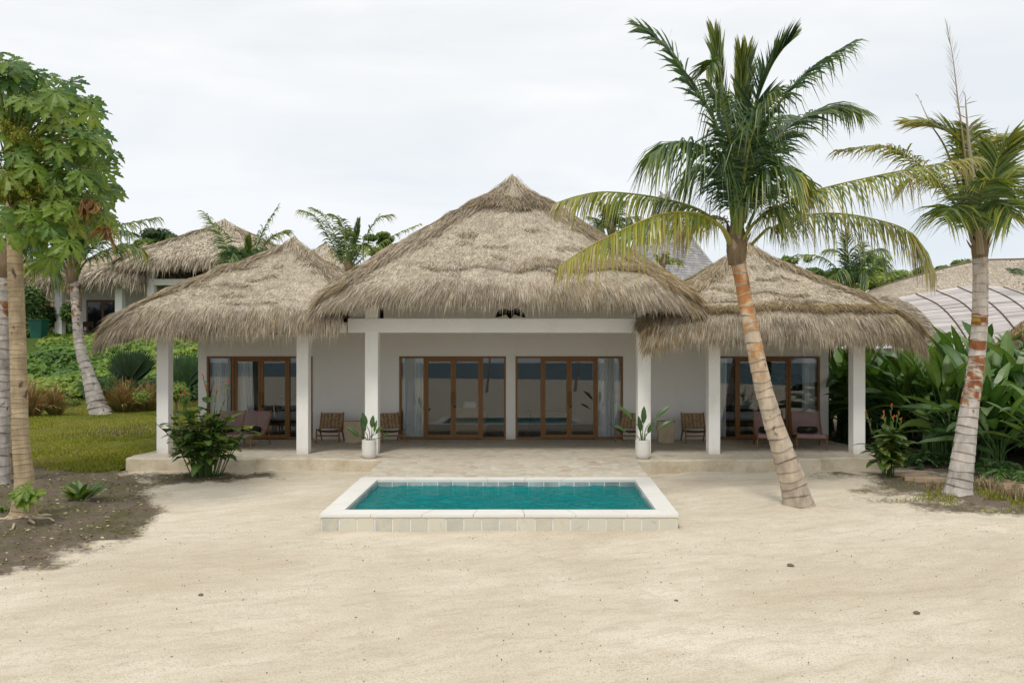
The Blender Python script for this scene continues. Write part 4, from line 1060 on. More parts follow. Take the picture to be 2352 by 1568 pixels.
D = 13.7
tf = lambda f, b: (.44 if f < .25 else .50 if f < .5 else .56) + .14 * (b - .5) + (.16 if f > .58 else 0) * (b > .3) + (.16 if f > .78 else 0)
mpath = [at(1836, 1172, 13.8), at(1822, 1110, 13.8), at(1786, 1000, 13.78), at(1756, 900, 13.75), at(1734, 800, 13.72), at(1714, 700, 13.7), at(1699, 620, 13.7), at(1692, 575, 13.7)]
fs = [
    fr_px(c7((915, 1235), (860, 1140), (730, 1073), (550, 1073), (350, 1150), (150, 1250), (0, 1345)), D, (-.1, -.7, -1.2), L=.55, n=105, w=.034, t0=.22, droop=1.2, tint=.62, tv=.1, rr=.055, rt=.8, tipy=.25, lift=-.3, ragged=.12),
    fr_px(c7((905, 1225), (850, 1130), (720, 1040), (500, 982), (250, 955), (100, 975), (-20, 1012)), D, (0, .3, .5), L=.55, n=105, w=.032, t0=.2, droop=1.2, tint=.5, tv=.16, rr=.05, rt=.68, tipy=.45, lift=-.2, ragged=.14),
    fr_px(c7((925, 1200), (880, 1105), (800, 1085), (700, 1120), (640, 1190)), D, (.1, .6, .9), L=.55, n=60, w=.03, t0=.2, droop=1.2, tint=.68, tv=.16, rr=.03, rt=.7, tipy=.5, ragged=.2),
    fr_px(c7((925, 1120), (900, 950), (860, 820), (790, 730), (690, 690), (590, 690), (495, 745)), D, (-.1, -.4, -.6), L=1.15, n=80, w=.046, t0=.14, droop=1.1, tint=.31, rr=.045, rt=.62, ragged=.12),
    fr_px(c7((940, 1150), (905, 850), (820, 560), (705, 390), (600, 225), (500, 125), (425, 70)), D, (0, .1, .3), L=.85, n=80, w=.05, t0=.15, droop=.4, tint=.28, rr=.05, rt=.55, ragged=.28, fwd=1.1),
    fr_px(c7((940, 1150), (920, 750), (870, 420), (845, 250), (826, 115)), D, (.1, .4, .5), L=.8, n=70, w=.045, t0=.3, droop=.12, tint=.4, rr=.075, rt=.58, fwd=4.0, ragged=.1),
    fr_px(c7((930, 900), (870, 500), (838, 285), (815, 262), (785, 300)), D, (.1, .3, .1), L=.6, n=40, w=.04, t0=.6, droop=.35, tint=.4, rr=.03, rt=.5, fwd=1.0, ragged=.1),
    fr_px(c7((948, 1100), (962, 700), (968, 420), (966, 200)), D, (.1, .2, .2), L=.7, n=60, w=.05, t0=.3, droop=.02, tint=.46, rr=.065, rt=.6, fwd=5.0, ragged=.05),
    fr_px(c7((955, 1100), (975, 700), (990, 420), (1003, 195)), D, (.1, .3, .3), L=.7, n=60, w=.05, t0=.3, droop=.05, tint=.42, rr=.05, rt=.55, fwd=3.4, ragged=.18),
    fr_px(c7((955, 1180), (985, 820), (1040, 510), (1115, 310), (1180, 205), (1232, 150)), D, (0, -.2, -.4), L=.78, n=96, w=.05, t0=.12, droop=.12, tint=.22, rr=.05, rt=.6, fwd=1.2, ragged=.08, lift=.5),
    fr_px(c7((968, 1170), (1005, 920), (1090, 620), (1215, 425), (1350, 290), (1545, 165)), D, (0, -.4, -.5), L=1.1, n=92, w=.046, t0=.16, droop=.75, tint=.32, rr=.045, rt=.75, tipy=.08, ragged=.06),
    fr_px(c7((985, 1120), (1050, 880), (1170, 660), (1320, 545), (1460, 500), (1600, 520)), D, (0, .5, .8), L=1.0, n=92, w=.048, t0=.14, droop=.65, tint=.33, rr=.04, rt=.66, tipy=.15),
    fr_px(c7((1000, 1150), (1070, 1010), (1170, 915), (1270, 888), (1335, 945)), D, (.1, .7, 1.0), L=.85, n=70, w=.042, t0=.2, droop=1.0, tint=.42, rr=.04, rt=.65, tipy=.35),
    fr_px([c7((975, 1215))[0], c7((1040, 1120))[0], c7((1150, 1030))[0]] + c8((0, 955), (200, 870), (500, 797), (760, 745), (1000, 703)), D, (-.1, -.5, -.7), L=.62, n=140, w=.032, t0=.18, droop=1.2, tint=.5, tv=.15, rr=.045, rt=.76, tipy=.35, lift=-.15, ragged=.12),
    fr_px([c7((1025, 1235))[0], c7((1110, 1150))[0]] + c8((0, 1050), (100, 1000), (300, 980), (500, 1010), (650, 1060), (740, 1150), (785, 1245)), D, (0, .1, .0), L=.58, n=125, w=.03, t0=.22, droop=1.2, tint=.5, tv=.17, rr=.045, rt=.74, tipy=.4, lift=-.15, ragged=.14),
    fr_px(c7((945, 1180), (938, 950), (912, 700), (870, 500), (800, 370)), D, (-.2, -.5, -.8), L=1.1, n=76, w=.048, t0=.16, droop=1.0, tint=.28, rr=.045, rt=.6),
    fr_px(c7((960, 1180), (980, 930), (1015, 700), (1075, 520), (1160, 410)), D, (-.2, -.6, -1.0), L=1.1, n=76, w=.048, t0=.16, droop=1.0, tint=.31, rr=.045, rt=.66),
    fr_px(c7((950, 1150), (960, 900), (950, 660), (900, 480), (830, 420)), D, (.2, .9, 1.5), L=1.0, n=56, w=.046, t0=.18, droop=.9, tint=.34, rr=.04, rt=.55),
    fr_px(c7((960, 1150), (1000, 900), (1060, 700), (1150, 560), (1230, 560)), D, (.2, 1.0, 1.7), L=1.0, n=56, w=.046, t0=.18, droop=.9, tint=.36, rr=.04, rt=.55),
    fr_px(c7((935, 1150), (910, 980), (850, 860), (760, 820), (680, 870)), D, (.1, .6, .9), L=1.0, n=66, w=.048, t0=.15, droop=1.0, tint=.28, rr=.04, rt=.6),
    fr_px(c7((970, 1150), (1010, 990), (1090, 870), (1180, 820), (1270, 850)), D, (-.1, -.5, -.8), L=1.0, n=66, w=.048, t0=.15, droop=1.0, tint=.33, rr=.04, rt=.65, tipy=.3),
]
palm('tall leaning coconut palm with orange ringed trunk standing in the sand right of the pool', mpath, [.255, .215, .175, .155, .145, .132, .122, .13], fs, .16, 'trunk', tf, seed=3, D0=D)

D = 14.6
tf2 = lambda f, b: (.46 + .1 * (b - .5)) if f < .30 else .58 if f > .74 else (.99 if f > .705 else .70 + .12 * b if b < .55 else .52)
rp = [at(2200, 1138, D), at(2214, 1035, D), at(2226, 940, D), at(2240, 850, D), at(2249, 760, D), at(2252, 660, D), at(2251, 575, D)]
fs = [
    fr_px(c8((990, 1130), (930, 620), (905, 430), (880, 220), (850, 55)), D, (0, .2), L=.4, n=46, w=.006, t0=.3, droop=.1, tint=.96, tv=.02, rr=.03, rt=.97, fwd=2.2, ragged=.15, tipy=0),
    fr_px(c8((1015, 1180), (985, 850), (955, 600), (940, 400)), D, (-.25, -.3), L=.3, n=5, w=.02, t0=.6, droop=.1, tint=.96, tv=.02, rr=.075, rt=.98, tipy=0, ragged=.4),
    fr_px(c8((970, 1080), (860, 700), (770, 540), (705, 400)), D, (.3, .6), L=.3, n=5, w=.02, t0=.5, droop=.3, tint=.93, rr=.035, rt=.95, tipy=0),
    fr_px(c8((990, 1090), (970, 850), (925, 660), (830, 565), (680, 530)), D, (.1, .5), L=1.0, n=85, w=.042, t0=.2, droop=.3, tint=0.60, tv=.14, rr=.04, rt=.74, tipy=.15, fwd=.8),
    fr_px(c8((975, 1090), (880, 920), (780, 800), (660, 700), (540, 650), (320, 670)), D, (0, -.3), L=.75, n=81, w=.036, t0=.22, droop=.6, tint=0.62, tv=.15, rr=.04, rt=.72, tipy=.2),
    fr_px(c8((1020, 1110), (1060, 900), (1090, 750), (1125, 665), (1205, 620)), D, (0, -.2), L=.9, n=76, w=.06, t0=.2, droop=.3, tint=0.52, tv=.08, rr=.05, rt=.62, fwd=1.3),
    fr_px(c8((1040, 1150), (1100, 1000), (1180, 920), (1300, 800), (1420, 760)), D, (0, 0), L=.7, n=59, w=.036, t0=.3, droop=.8, tint=0.60, tv=.15, rr=.04, rt=.78, tipy=.2),
    fr_px(c8((990, 1090), (930, 970), (850, 850), (720, 800), (640, 830)), D, (0, .4), L=.75, n=59, w=.032, t0=.2, droop=.7, tint=.62, tv=.18, rr=.04, rt=.95, tipy=.3),
    fr_px(c8((1005, 1090), (1010, 850), (1040, 680), (1080, 610)), D, (.2, .5), L=.75, n=59, w=.032, t0=.3, droop=.4, tint=.72, tv=.18, rr=.03, rt=.7),
    fr_px(c8((1000, 1100), (980, 850), (965, 650), (955, 560)), D, (.1, .1), L=.85, n=64, w=.04, t0=.2, droop=.5, tint=0.55, tv=.15, rr=.05, rt=.82),
    fr_px(c8((985, 1090), (940, 1000), (880, 950), (830, 990)), D, (-.1, -.8), L=.95, n=62, w=.04, t0=.12, droop=.7, tint=0.45, tv=.12, rr=.035, rt=.6),
    fr_px(c8((1020, 1090), (1070, 980), (1130, 940), (1170, 1000)), D, (-.1, -.8), L=.95, n=62, w=.04, t0=.12, droop=.7, tint=0.45, tv=.12, rr=.035, rt=.6),
    fr_px(c8((1005, 1090), (1010, 960), (1030, 860), (1060, 820)), D, (-.1, -.9), L=.95, n=62, w=.04, t0=.12, droop=.6, tint=0.43, tv=.12, rr=.035, rt=.62),
    fr_px(c8((1010, 1090), (1060, 900), (1120, 800), (1170, 760)), D, (.1, .7), L=.95, n=64, w=.04, t0=.2, droop=.6, tint=0.48, tv=.12, rr=.035, rt=.6),
]
palm('coconut palm with pale red-banded trunk and dead bare stalks at the right edge', rp, [.225, .195, .165, .145, .138, .13, .128], fs, .13, 'trunk_grey', tf2, seed=5, ring=.15)

cl_ = lambda *ps: [(x / 6.097, 539 + y / 6.097) for x, y in ps]
D = 29.
tf3 = lambda f, b: .40 + .12 * (b - .5) + (.24 if f > .66 else 0) * (b > .45)
lp = [at(236, 966, D), at(222, 925, D), at(203, 860, D), at(184, 796, D), at(174, 703, D), at(169, 645, D), at(166.5, 628, D)]
def gf(p, dd=(0, .3), **k):
    a = dict(L=1.1, n=44, w=.07, t0=.25, droop=.8, tint=.36, tv=.1, rr=.07, rt=.62); a.update(k); return fr_px(p, D, dd, **a)
fs = [gf(cl_((1000, 600), (900, 430), (800, 300), (640, 170), (400, 210)), (0, -.5)), gf(cl_((1060, 600), (1150, 330), (1400, 90), (1640, -60), (1850, -20)), (0, -.8), tint=.28),
      gf(cl_((1080, 600), (1200, 380), (1500, 210), (1780, 150), (1960, 200)), (0, .5), tint=.45), gf([(168, 622), (195, 565), (260, 522), (362, 499)], (0, .6), tint=.42),
      gf([(166, 622), (160, 560), (120, 500), (60, 500)], (0, .4)), gf([(166, 622), (175, 540), (200, 470), (250, 440)], (0, .6)), gf([(165, 622), (150, 540), (140, 470), (150, 420)], (0, 0)),
      gf(cl_((1020, 640), (980, 300), (1000, 50), (1100, -150)), (0, -.9), tint=.55), gf(cl_((1000, 620), (850, 480), (560, 380), (330, 480)), (0, .8), tint=.5)]
palm('grey-trunked coconut palm leaning on the lawn left of the villa', lp, [.42, .31, .215, .185, .165, .145, .14], fs, .19, 'trunk_grey', tf3, seed=8, ring=.24, scale=1.5)
D = 16.
ep = [at(2, 1112, D), at(3, 1000, D), at(5, 850, D), at(7, 700, D), at(10, 610, D)]
fs = [fr_px(p, D, dd, L=.8, n=40, w=.05, t0=.25, droop=.9, tint=.3, rr=.045, rt=.7) for p, dd in
      (([(10, 610), (40, 560), (90, 560), (130, 620)], (0, .5)), ([(10, 610), (20, 520), (70, 430), (150, 420)], (0, .8)), ([(10, 610), (-40, 520), (-120, 490), (-190, 560)], (0, 0)),
       ([(10, 610), (-10, 500), (-20, 400), (30, 300)], (0, .6)), ([(10, 610), (-60, 580), (-120, 600), (-160, 680)], (0, -.5)), ([(10, 610), (40, 500), (60, 400), (60, 330)], (0, 1.2)))]
palm('coconut palm trunk cut off by the left edge, beside the papaya tree', ep, [.16, .15, .14, .13, .14], fs, .16, 'trunk_grey', tf3, seed=9)

cb1 = lambda *ps: [(428.7 + x * .2604, 459.4 + y * .2604) for x, y in ps]
cb3 = lambda *ps: [(1255.6 + x * .1953, 398 + y * .1953) for x, y in ps]
cb5 = lambda *ps: [(1806.8 + x * .2318, 520.6 + y * .2318) for x, y in ps]
def bgpalm(label, base, D, fl, zb=-.2, L=1.0, rad=.14, tint=.4, **k):
    top = at(*base, D); pth = [np.array([top[0], top[1], float(gz(top[0], top[1])) - .1]), np.array([top[0] + .1, top[1], top[2] * .5]), top]
    fs = []
    for f in fl:
        p, dd, kw = (f + ({},))[:3] if len(f) < 3 else f
        a = dict(L=L, n=40, w=.06, t0=.22, droop=.7, tint=tint, tv=.1, rr=.055, rt=.6, tipy=.25); a.update(kw); a.update(k)
        fs.append(fr_px([base] + p, D, dd, **a))
    palm(label, pth, [rad * 1.3, rad, rad], fs, rad * 1.2, 'trunk', tf3, seed=int(D), ring=.2)
SPEAR = dict(L=.55, n=40, droop=.05, fwd=2.6, ragged=.03, w=.1, tint=.38)
bgpalm('coconut palm with ragged fronds rising behind the left wing roof', cb1((510, 640))[0], 30, [
    (cb1((430, 540), (350, 400), (270, 250), (150, 105)), (0, .4)), (cb1((600, 450), (680, 260), (805, 55)), (0, .3)), (cb1((620, 500), (740, 330), (870, 270)), (0, -.5)),
    (cb1((540, 520), (545, 330)), (0, 0), SPEAR), (cb1((400, 560), (330, 560), (275, 650)), (0, -.5), dict(tint=.28)), (cb1((450, 520), (420, 470), (370, 560)), (0, -1), dict(tint=.26)), (cb1((700, 560), (800, 480), (850, 520)), (0, .6)),
    (cb1((480, 520), (450, 420), (390, 470)), (0, .9)), (cb1((560, 560), (650, 450), (700, 470)), (0, -1), dict(tint=.28))])
bgpalm('coconut palm between the left wing roof and the big middle roof', cb1((1430, 600))[0], 33, [
    (cb1((1370, 540), (1250, 320), (1130, 140), (1010, 90)), (0, .3), dict(L=.85)), (cb1((1400, 520), (1330, 350), (1200, 130), (1110, 70)), (0, .5), dict(L=.7)), (cb1((1415, 520), (1390, 300), (1345, 170), (1290, 130)), (0, .2)),
    (cb1((1480, 400), (1515, 185)), (0, 0), dict(SPEAR, tint=.3)), (cb1((1490, 520), (1580, 330), (1680, 170), (1790, 130)), (0, -.3)), (cb1((1500, 560), (1650, 420), (1850, 300), (2050, 215)), (0, .3), dict(L=.6, tint=.5)),
    (cb1((1460, 500), (1530, 400), (1600, 420)), (0, -.8)), (cb1((1420, 480), (1440, 350), (1420, 260)), (0, .7))])
bgpalm('dark coconut palm behind the right slope of the big middle roof', cb3((760, 660))[0], 32, [
    (cb3((740, 580), (700, 430), (630, 330), (550, 280)), (0, .3)), (cb3((800, 600), (880, 550), (1000, 515), (1060, 540)), (0, -.3)), (cb3((760, 560), (790, 430), (890, 340)), (0, .4)), (cb3((690, 640), (640, 600), (600, 680)), (0, -.4)),
    (cb3((770, 560), (750, 430), (780, 360)), (0, -.5)), (cb3((850, 620), (960, 600), (1010, 690)), (0, -.8)), (cb3((700, 600), (600, 540), (490, 510)), (0, .9), dict(L=.5)), (cb3((900, 700), (1150, 760), (1330, 710), (1550, 680)), (0, .5), dict(L=.6))], tint=.3)
bgpalm('little palm in front of the grey shingled roof', cb3((1370, 1090))[0], 34, [
    (cb3((1340, 1020), (1280, 950)), (0, .2)), (cb3((1390, 1020), (1420, 940)), (0, 0)), (cb3((1430, 1050), (1530, 1010), (1560, 1040)), (0, -.2)), (cb3((1400, 1040), (1480, 1000)), (0, .4))], L=.5, rad=.08, tint=.5)
bgpalm('full dark coconut palm behind the right wing roof, before the bright green bushes', cb5((650, 640))[0], 36, [
    (cb5((580, 520), (480, 400), (340, 300), (130, 275)), (0, .4)), (cb5((610, 500), (570, 330), (500, 240), (400, 230)), (0, .2)), (cb5((635, 450), (610, 260), (575, 60)), (0, 0), dict(L=1.1, tint=.24, fwd=1.1, droop=.4)), (cb5((670, 480), (700, 330), (745, 170)), (0, .3)),
    (cb5((700, 500), (770, 340), (870, 230), (980, 260)), (0, -.3)), (cb5((720, 560), (850, 400), (940, 330), (990, 420)), (0, -.6)), (cb5((590, 560), (490, 480), (400, 540)), (0, -.6)), (cb5((640, 520), (560, 420), (480, 480)), (0, -1.2), dict(tint=.28)), (cb5((670, 540), (760, 450), (820, 520)), (0, -1.2), dict(tint=.28))], L=1.15, tint=.33)
bgpalm('small coconut palm above the bamboo vault at the far right', cb5((2110, 610))[0], 40, [
    (cb5((2070, 540), (2040, 480), (2000, 455)), (0, .2)), (cb5((2140, 540), (2200, 450), (2240, 420), (2260, 480)), (0, 0)), (cb5((2110, 520), (2110, 460)), (0, 0)), (cb5((2160, 560), (2220, 510)), (0, .5)), (cb5((2080, 560), (2050, 520)), (0, -.4))], L=.9, rad=.12, tint=.3)

rpalm = [o for o in bpy.data.objects if o.get('label', '').startswith('coconut palm with pale')][0]
for x, y, s, lab in ((-2.9, -37, .8, 'young palm on the beach, mirrored in the left pair of middle doors'), (6.6, -40, .85, 'young palm on the beach, mirrored in the right pair of middle doors')):
    c = copy_tree(rpalm); c['label'] = lab; c.location = (x, y, float(gz(x, y))); c.scale = (s, s, s); c['group'] = 'young palms on the beach'
# ================================================================ papaya tree
D = 12.66
pp = [at(52, 1195, D), at(55, 1150, D), at(56, 1100, D), at(47, 1000, D), at(44, 900, D), at(41, 780, D), at(36, 640, D), at(32, 520, D), at(28, 440, D), at(24, 380, D)]
pap = thing('papaya_tree', 'papaya tree with lobed leaves and scarred tan trunk at the left edge', 'papaya tree', pp[0])
mb = trunk(pp, [.19, .145, .128, .122, .12, .118, .115, .11, .1, .09], .085, lambda f, b: .45 + .25 * (b - .5), n=18, seed=4)
V = mb.v[0]; mb.t[0] = np.where(mb.t[0] < .1, .92, mb.t[0])          # pale leaf-scar lines
mb.build('trunk', M['papaya_bark'], pap)
rt = MB(); b0 = np.array(pp[0])
for a, L in ((-.2, .5), (-.7, .42), (-1.2, .5), (-1.9, .32), (.5, .3), (-2.6, .4), (2.6, .35)):
    d = np.array([math.cos(a), math.sin(a), 0])
    e = [b0 + d * .1 + [0, 0, .14], b0 + d * .22 + [0, 0, .045]]
    for q in (.6, 1.):
        p = b0 + d * (.15 + L * q) + [R.normal(0, .03), R.normal(0, .03), 0]; p[2] = gz(p[0], p[1]) + .03 * (1 - q) + .012; e.append(p)
    rt.tube(catmull(e, 10), np.linspace(.055, .014, 10), 7, .7)
rt.build('root', M['papaya_bark'], pap)
def pleaf_mesh(seed):
    """palmate, deeply lobed leaf: lobes run out from the petiole's end, each lobed again"""
    rg = np.random.default_rng(seed); m = MB()
    angs = np.radians([0, 38, -38, 76, -76, 114, -114, 146, -146])
    lens = [1, .95, .95, .82, .82, .62, .62, .42, .42]
    for i, (a, L) in enumerate(zip(angs, lens)):
        L *= rg.uniform(.9, 1.08); a += rg.normal(0, .05)
        n = 11; k = np.linspace(0, 1, n)
        d = np.array([math.cos(a), math.sin(a)]); s = np.array([-d[1], d[0]])
        n = 15; k = np.linspace(0, 1, n)
        kk = [0, .12, .30, .40, .47, .53, .60, .66, .74, .80, .88, 1]
        wf = lambda: L * .30 * (np.interp(k, kk, [.10, .20, .24, .30, .92, .80, .34, .74, .62, .26, .40, .0]) + rg.normal(0, .05, n)).clip(0)
        z = -.30 * L * k ** 2 * rg.uniform(.4, 1.5) + .003 * i
        C = np.column_stack([np.outer(k * L, d), z])
        fo = .22
        sw = lambda q: np.column_stack([np.outer(np.where(q > L * .15, .09, 0) * L, d), np.zeros(n)])
        wl, wr = wf(), wf()
        l = C + np.column_stack([np.outer(wl, s), wl * fo]) + sw(wl); r = C - np.column_stack([np.outer(wr, s), -wr * fo]) + sw(wr)
        m.grid(np.stack([l, C, r], 1), np.repeat(np.array([[.34, .52, .34]]), n, 0) + rg.normal(0, .05))
    return m
pm = []
for s_ in range(4):
    m = pleaf_mesh(s_); pm.append((np.concatenate(m.v), m))
pet = MB(); rest = MB(); nleaf = [0]
def pleaf(c, nrm, out, size, tint=0, root=None):
    """one papaya leaf: c the leaf's heart, nrm its upper side, out the direction its middle lobe points"""
    V, m = pm[R.integers(0, 4)]
    nrm = np.array(nrm, float); nrm /= np.linalg.norm(nrm); out = np.array(out, float); out -= nrm * out.dot(nrm); out /= np.linalg.norm(out)
    sd_ = np.cross(nrm, out)
    q = V[:, 0:1] * out + V[:, 1:2] * sd_ + V[:, 2:3] * nrm
    o = MB(); n0 = 0
    o.add(q * size + c, [f for f in m.f], np.clip(np.concatenate(m.t) + tint, 0, 1))
    nleaf[0] += 1
    if nleaf[0] <= 100: o.build('leaf', M['papaya'], pap)
    else: rest.add(q * size + c, [f for f in m.f], np.clip(np.concatenate(m.t) + tint, 0, 1))
    if root is not None:
        mid = (root + c) / 2 + np.array([0, 0, .12 * np.linalg.norm(c - root)])
        pet.tube(catmull([root, mid, c], 8), np.linspace(.016, .009, 8), 5, .62)
pc = lambda x, y: (x * .375, 61.2 + y * .375)
heads = [(90, 500), (260, 460), (420, 660), (620, 720), (240, 860), (560, 900), (440, 780), (690, 1060), (380, 1060), (220, 1130), (100, 1000), (480, 1210), (620, 1260), (160, 590), (310, 700), (60, 300), (170, 240), (350, 400), (55, 235), (130, 310), (250, 285), (330, 475), (450, 330), (480, 470), (575, 470), (630, 520), (290, 625), (555, 640), (660, 655), (120, 780), (540, 805), (640, 800), (730, 820), (400, 910), (690, 975), (770, 985),
         (300, 1035), (400, 1130), (640, 1180), (250, 1230), (450, 1260), (560, 1220), (150, 1190), (720, 1130), (60, 420), (180, 420), (30, 560), (20, 330), (220, 520), (460, 560), (200, 690), (380, 760), (470, 900), (560, 1010),
         (90, 1120), (330, 1180), (500, 1110), (620, 900), (350, 560), (100, 640), (420, 1010), (180, 930), (600, 1120), (250, 400), (130, 520), (390, 400), (520, 720), (300, 860), (350, 1290), (520, 1320), (200, 1290)]
ctr = at(20, 400, D)
heads = heads + [(x + R.normal(0, 42), y + R.normal(0, 42)) for _ in (0, 1) for x, y in heads]
for i, (x, y) in enumerate(heads):
    px, py = pc(x, y)
    x = x * .89 - 8
    if x < 210 and 480 < y < 1090 and i % 4: continue
    px, py = pc(x, y)
    dep = R.uniform(-1.1, 1.3); dep -= .25 * (1 if y > 1000 else 0) * 0
    c = at(px, py, D + dep); v = c - ctr; v[2] *= .7
    v /= np.linalg.norm(v) + 1e-6
    nrm = np.array([v[0] * .8, -.7, .85]) + R.normal(0, .34, 3)
    out = np.array([v[0] * 1.0 + .12, -.4 + v[1] * .6, -.55 - .3 * (y > 700)]) + R.normal(0, .28, 3)
    root = at(26 + R.uniform(-8, 8), np.interp(py, [100, 540], [330, 520]) + R.uniform(-25, 25), D)
    pleaf(c, nrm, out, R.uniform(.23, .36), R.choice([-.14, -.04, .07, .16]) + R.normal(0, .05), root)
for k in range(50):                                     # the rest of the crown, round the back and beyond the frame
    a = R.uniform(0, 2 * PI); e = R.uniform(-.7, 1.2); rr_ = R.uniform(.9, 1.75)
    v = np.array([math.cos(a) * math.cos(e), math.sin(a) * math.cos(e), math.sin(e)])
    c = ctr + v * rr_ * np.array([1, 1, 1.1])
    if c[0] > at(120, 0, D)[0] and c[1] < D: continue
    pleaf(c, v * .8 + [0, -.2, .8] + R.normal(0, .2, 3), v + [0, 0, -.6] + R.normal(0, .2, 3), R.uniform(.34, .44), R.normal(0, .06), ctr + np.array([0, 0, R.uniform(-.4, .4)]))
for x, y in ((590, 1060), (625, 1085), (565, 1075), (690, 1230)):          # withered leaves hanging
    px, py = pc(x * .93, y); c = at(px, py, D - .9); m = MB()
    for q in range(11):
        m.blade(c + R.normal(0, .035, 3), (R.normal(0, .45), R.normal(-.1, .4), -1), (R.normal(0, .5), -1, .2), R.uniform(.2, .42), R.uniform(.04, .09), R.normal(0, .9), R.uniform(.3, .9), R.uniform(.74, .95), 6, .7, .25, twist=R.normal(0, 1.5))
    m.build('withered_leaf', M['papaya'], pap)
    pet.tube([at(30, 480, D), (at(30, 480, D) + c) / 2 + [0, 0, .12], c], .012, 5, .62)
px, py = pc(40, 905); pleaf(at(px, py, D - .8), (.5, -.6, .9), (.8, -.2, -.5), .42, .22, at(20, 470, D))
pet.build('petiole', M['papaya'], pap)
rest.build('foliage', M['papaya'], pap)['kind'] = 'stuff'
n = 5600
cs = []
for x, y, r_ in ((40, 620, 70), (120, 660, 80), (60, 720, 80), (200, 700, 60), (60, 960, 90), (160, 960, 80), (230, 980, 60), (300, 760, 60), (20, 1030, 60), (120, 1030, 60), (90, 560, 60), (180, 1080, 50)):
    px, py = pc(x, y); cs.append((at(px, py, D - R.uniform(.3, 1.0)), r_ * .375 * D / F))
cs = [(c_ + R.normal(0, .5, 3) * q_, q_ * R.uniform(.18, .42)) for c_, q_ in cs for _ in range(5)]
ii = R.integers(0, len(cs), n); c0 = np.array([cs[i][0] for i in ii]); rr_ = np.array([cs[i][1] for i in ii])
ps = c0 + R.normal(0, .62, (n, 3)) * rr_[:, None] * [1.15, 1, 1]
a = R.normal(size=(n, 3)); a /= np.linalg.norm(a, axis=1)[:, None]; b = np.cross(a, R.normal(size=(n, 3))); b /= np.linalg.norm(b, axis=1)[:, None]
s_ = R.uniform(.008, .018, n)[:, None]
bl = MB(); bl.add(np.stack([ps - a * s_, ps + b * s_, ps + a * s_, ps - b * s_], 1).reshape(-1, 3), np.arange(n * 4).reshape(n, 4), np.repeat(R.random(n), 4))
for i in range(len(cs)):
    for k in range(1): bl.tube([at(26, 480, D), (at(26, 480, D) + cs[i][0]) / 2 + [0, 0, .1], cs[i][0] + R.normal(0, .4, 3) * cs[i][1]], .006, 4, .3, cap=False)
bl.build('blossom', M['blossom'], pap)['kind'] = 'stuff'
sp_ = MB()                                              # sprouts low on the trunk
for x, y, s_ in ((62, 1122, .2), (72, 1140, .2), (48, 1130, .18), (58, 1142, .16)):
    V, m = pm[R.integers(0, 4)]; c = at(x, y, D - .35); nrm = np.array([R.normal(0, .3), -.6, .8]); nrm /= np.linalg.norm(nrm); out = np.array([R.choice([-1, 1]) * .7, -.4, -.3]); out -= nrm * out.dot(nrm); out /= np.linalg.norm(out); sd_ = np.cross(nrm, out)
    sp_.add((V[:, 0:1] * out + V[:, 1:2] * sd_ + V[:, 2:3] * nrm) * s_ * 1.5 + c, [f for f in m.f], np.clip(np.concatenate(m.t) + .1, 0, 1))
    sp_.tube([at(56, 1135, D), c], .006, 4, .6)
sp_.build('sprout', M['papaya'], pap)

# ================================================================ smaller plants
def canna(label, px, py, D, hgt, spread, nst, seed, nfl):
    rg = np.random.default_rng(seed); x, y, _ = at(px, py, D); z = float(gz(x, y)); b0 = np.array([x, y, z])
    r = thing('canna_plant', label, 'canna', b0, 0, 'red cannas at the terrace ends')
    stm, fol = MB(), MB(); tops = []
    for k in range(nst):
        a = rg.uniform(0, 2 * PI); q = rg.random() ** .6
        h = hgt * rg.uniform(.55, 1.0) * (1 - .25 * q)
        p0 = b0 + np.array([math.cos(a), math.sin(a) * .6, 0]) * .24 * q * spread
        p2 = b0 + np.array([math.cos(a) * spread * .85 * q, math.sin(a) * spread * .5 * q, h])
        p1 = (p0 + p2) / 2 + np.array([0, 0, .12 * h]) - np.array([math.cos(a), math.sin(a), 0]) * .06
        C = catmull([p0, p1, p2], 16); stm.tube(C, np.linspace(.014, .007, 16), 5, .55)
        tops.append((h, p2, C[-1] - C[-3]))
        nl = rg.integers(3, 6)
        for j in range(nl):
            f = .3 + .68 * (j + rg.random() * .6) / nl
            p = C[min(15, int(f * 15))]; aa = a + rg.normal(0, 1.3) + j * 2.3
            d = np.array([math.cos(aa), math.sin(aa) * .9 - .25, rg.uniform(.25, .95)])
            fol.blade(p, d, (0, 0, 1), rg.uniform(.36, .60) * (1 - .3 * (f > .85)), rg.uniform(.16, .25), rg.uniform(.5, 1.5), .15, np.clip(rg.normal(.56, .14), 0, 1), 8, .8, .05)
    stm.build('stem', M['leaf'], r); fol.build('foliage', M['leaf'], r)
    tops.sort(key=lambda q: -q[0])
    for h, p, dr in tops[:nfl]:
        dr = dr / np.linalg.norm(dr) + np.array([rg.normal(0, .15), 0, .8]); dr /= np.linalg.norm(dr)
        L = rg.uniform(.25, .5); e = p + dr * L
        s_ = MB(); s_.tube([p - dr * .1, (p + e) / 2 + rg.normal(0, .01, 3), e], [.007, .005, .004], 5, .55)
        for q in range(5): s_.blade(p + dr * L * (.35 + .1 * q), dr + rg.normal(0, .35, 3), (0, -1, .3), .09, .025, .3, .2, .6, 4)
        so_ = s_.build('flower_stalk', M['leaf'], r)
        fl = MB()
        for q in range(5 if rg.random() < .7 else 3): fl.blade(e - dr * .02 * q, dr * .8 + rg.normal(0, .55, 3), (0, -1, .2), rg.uniform(.028, .045), .02, .6, .2, .5, 5)
        fl.build('flower', M['flower'], so_)
canna('big dark-leaved red canna clump in the soil in front of the left wing', 474, 1096, 16.9, 1.85, 1.34, 62, 5, 8)
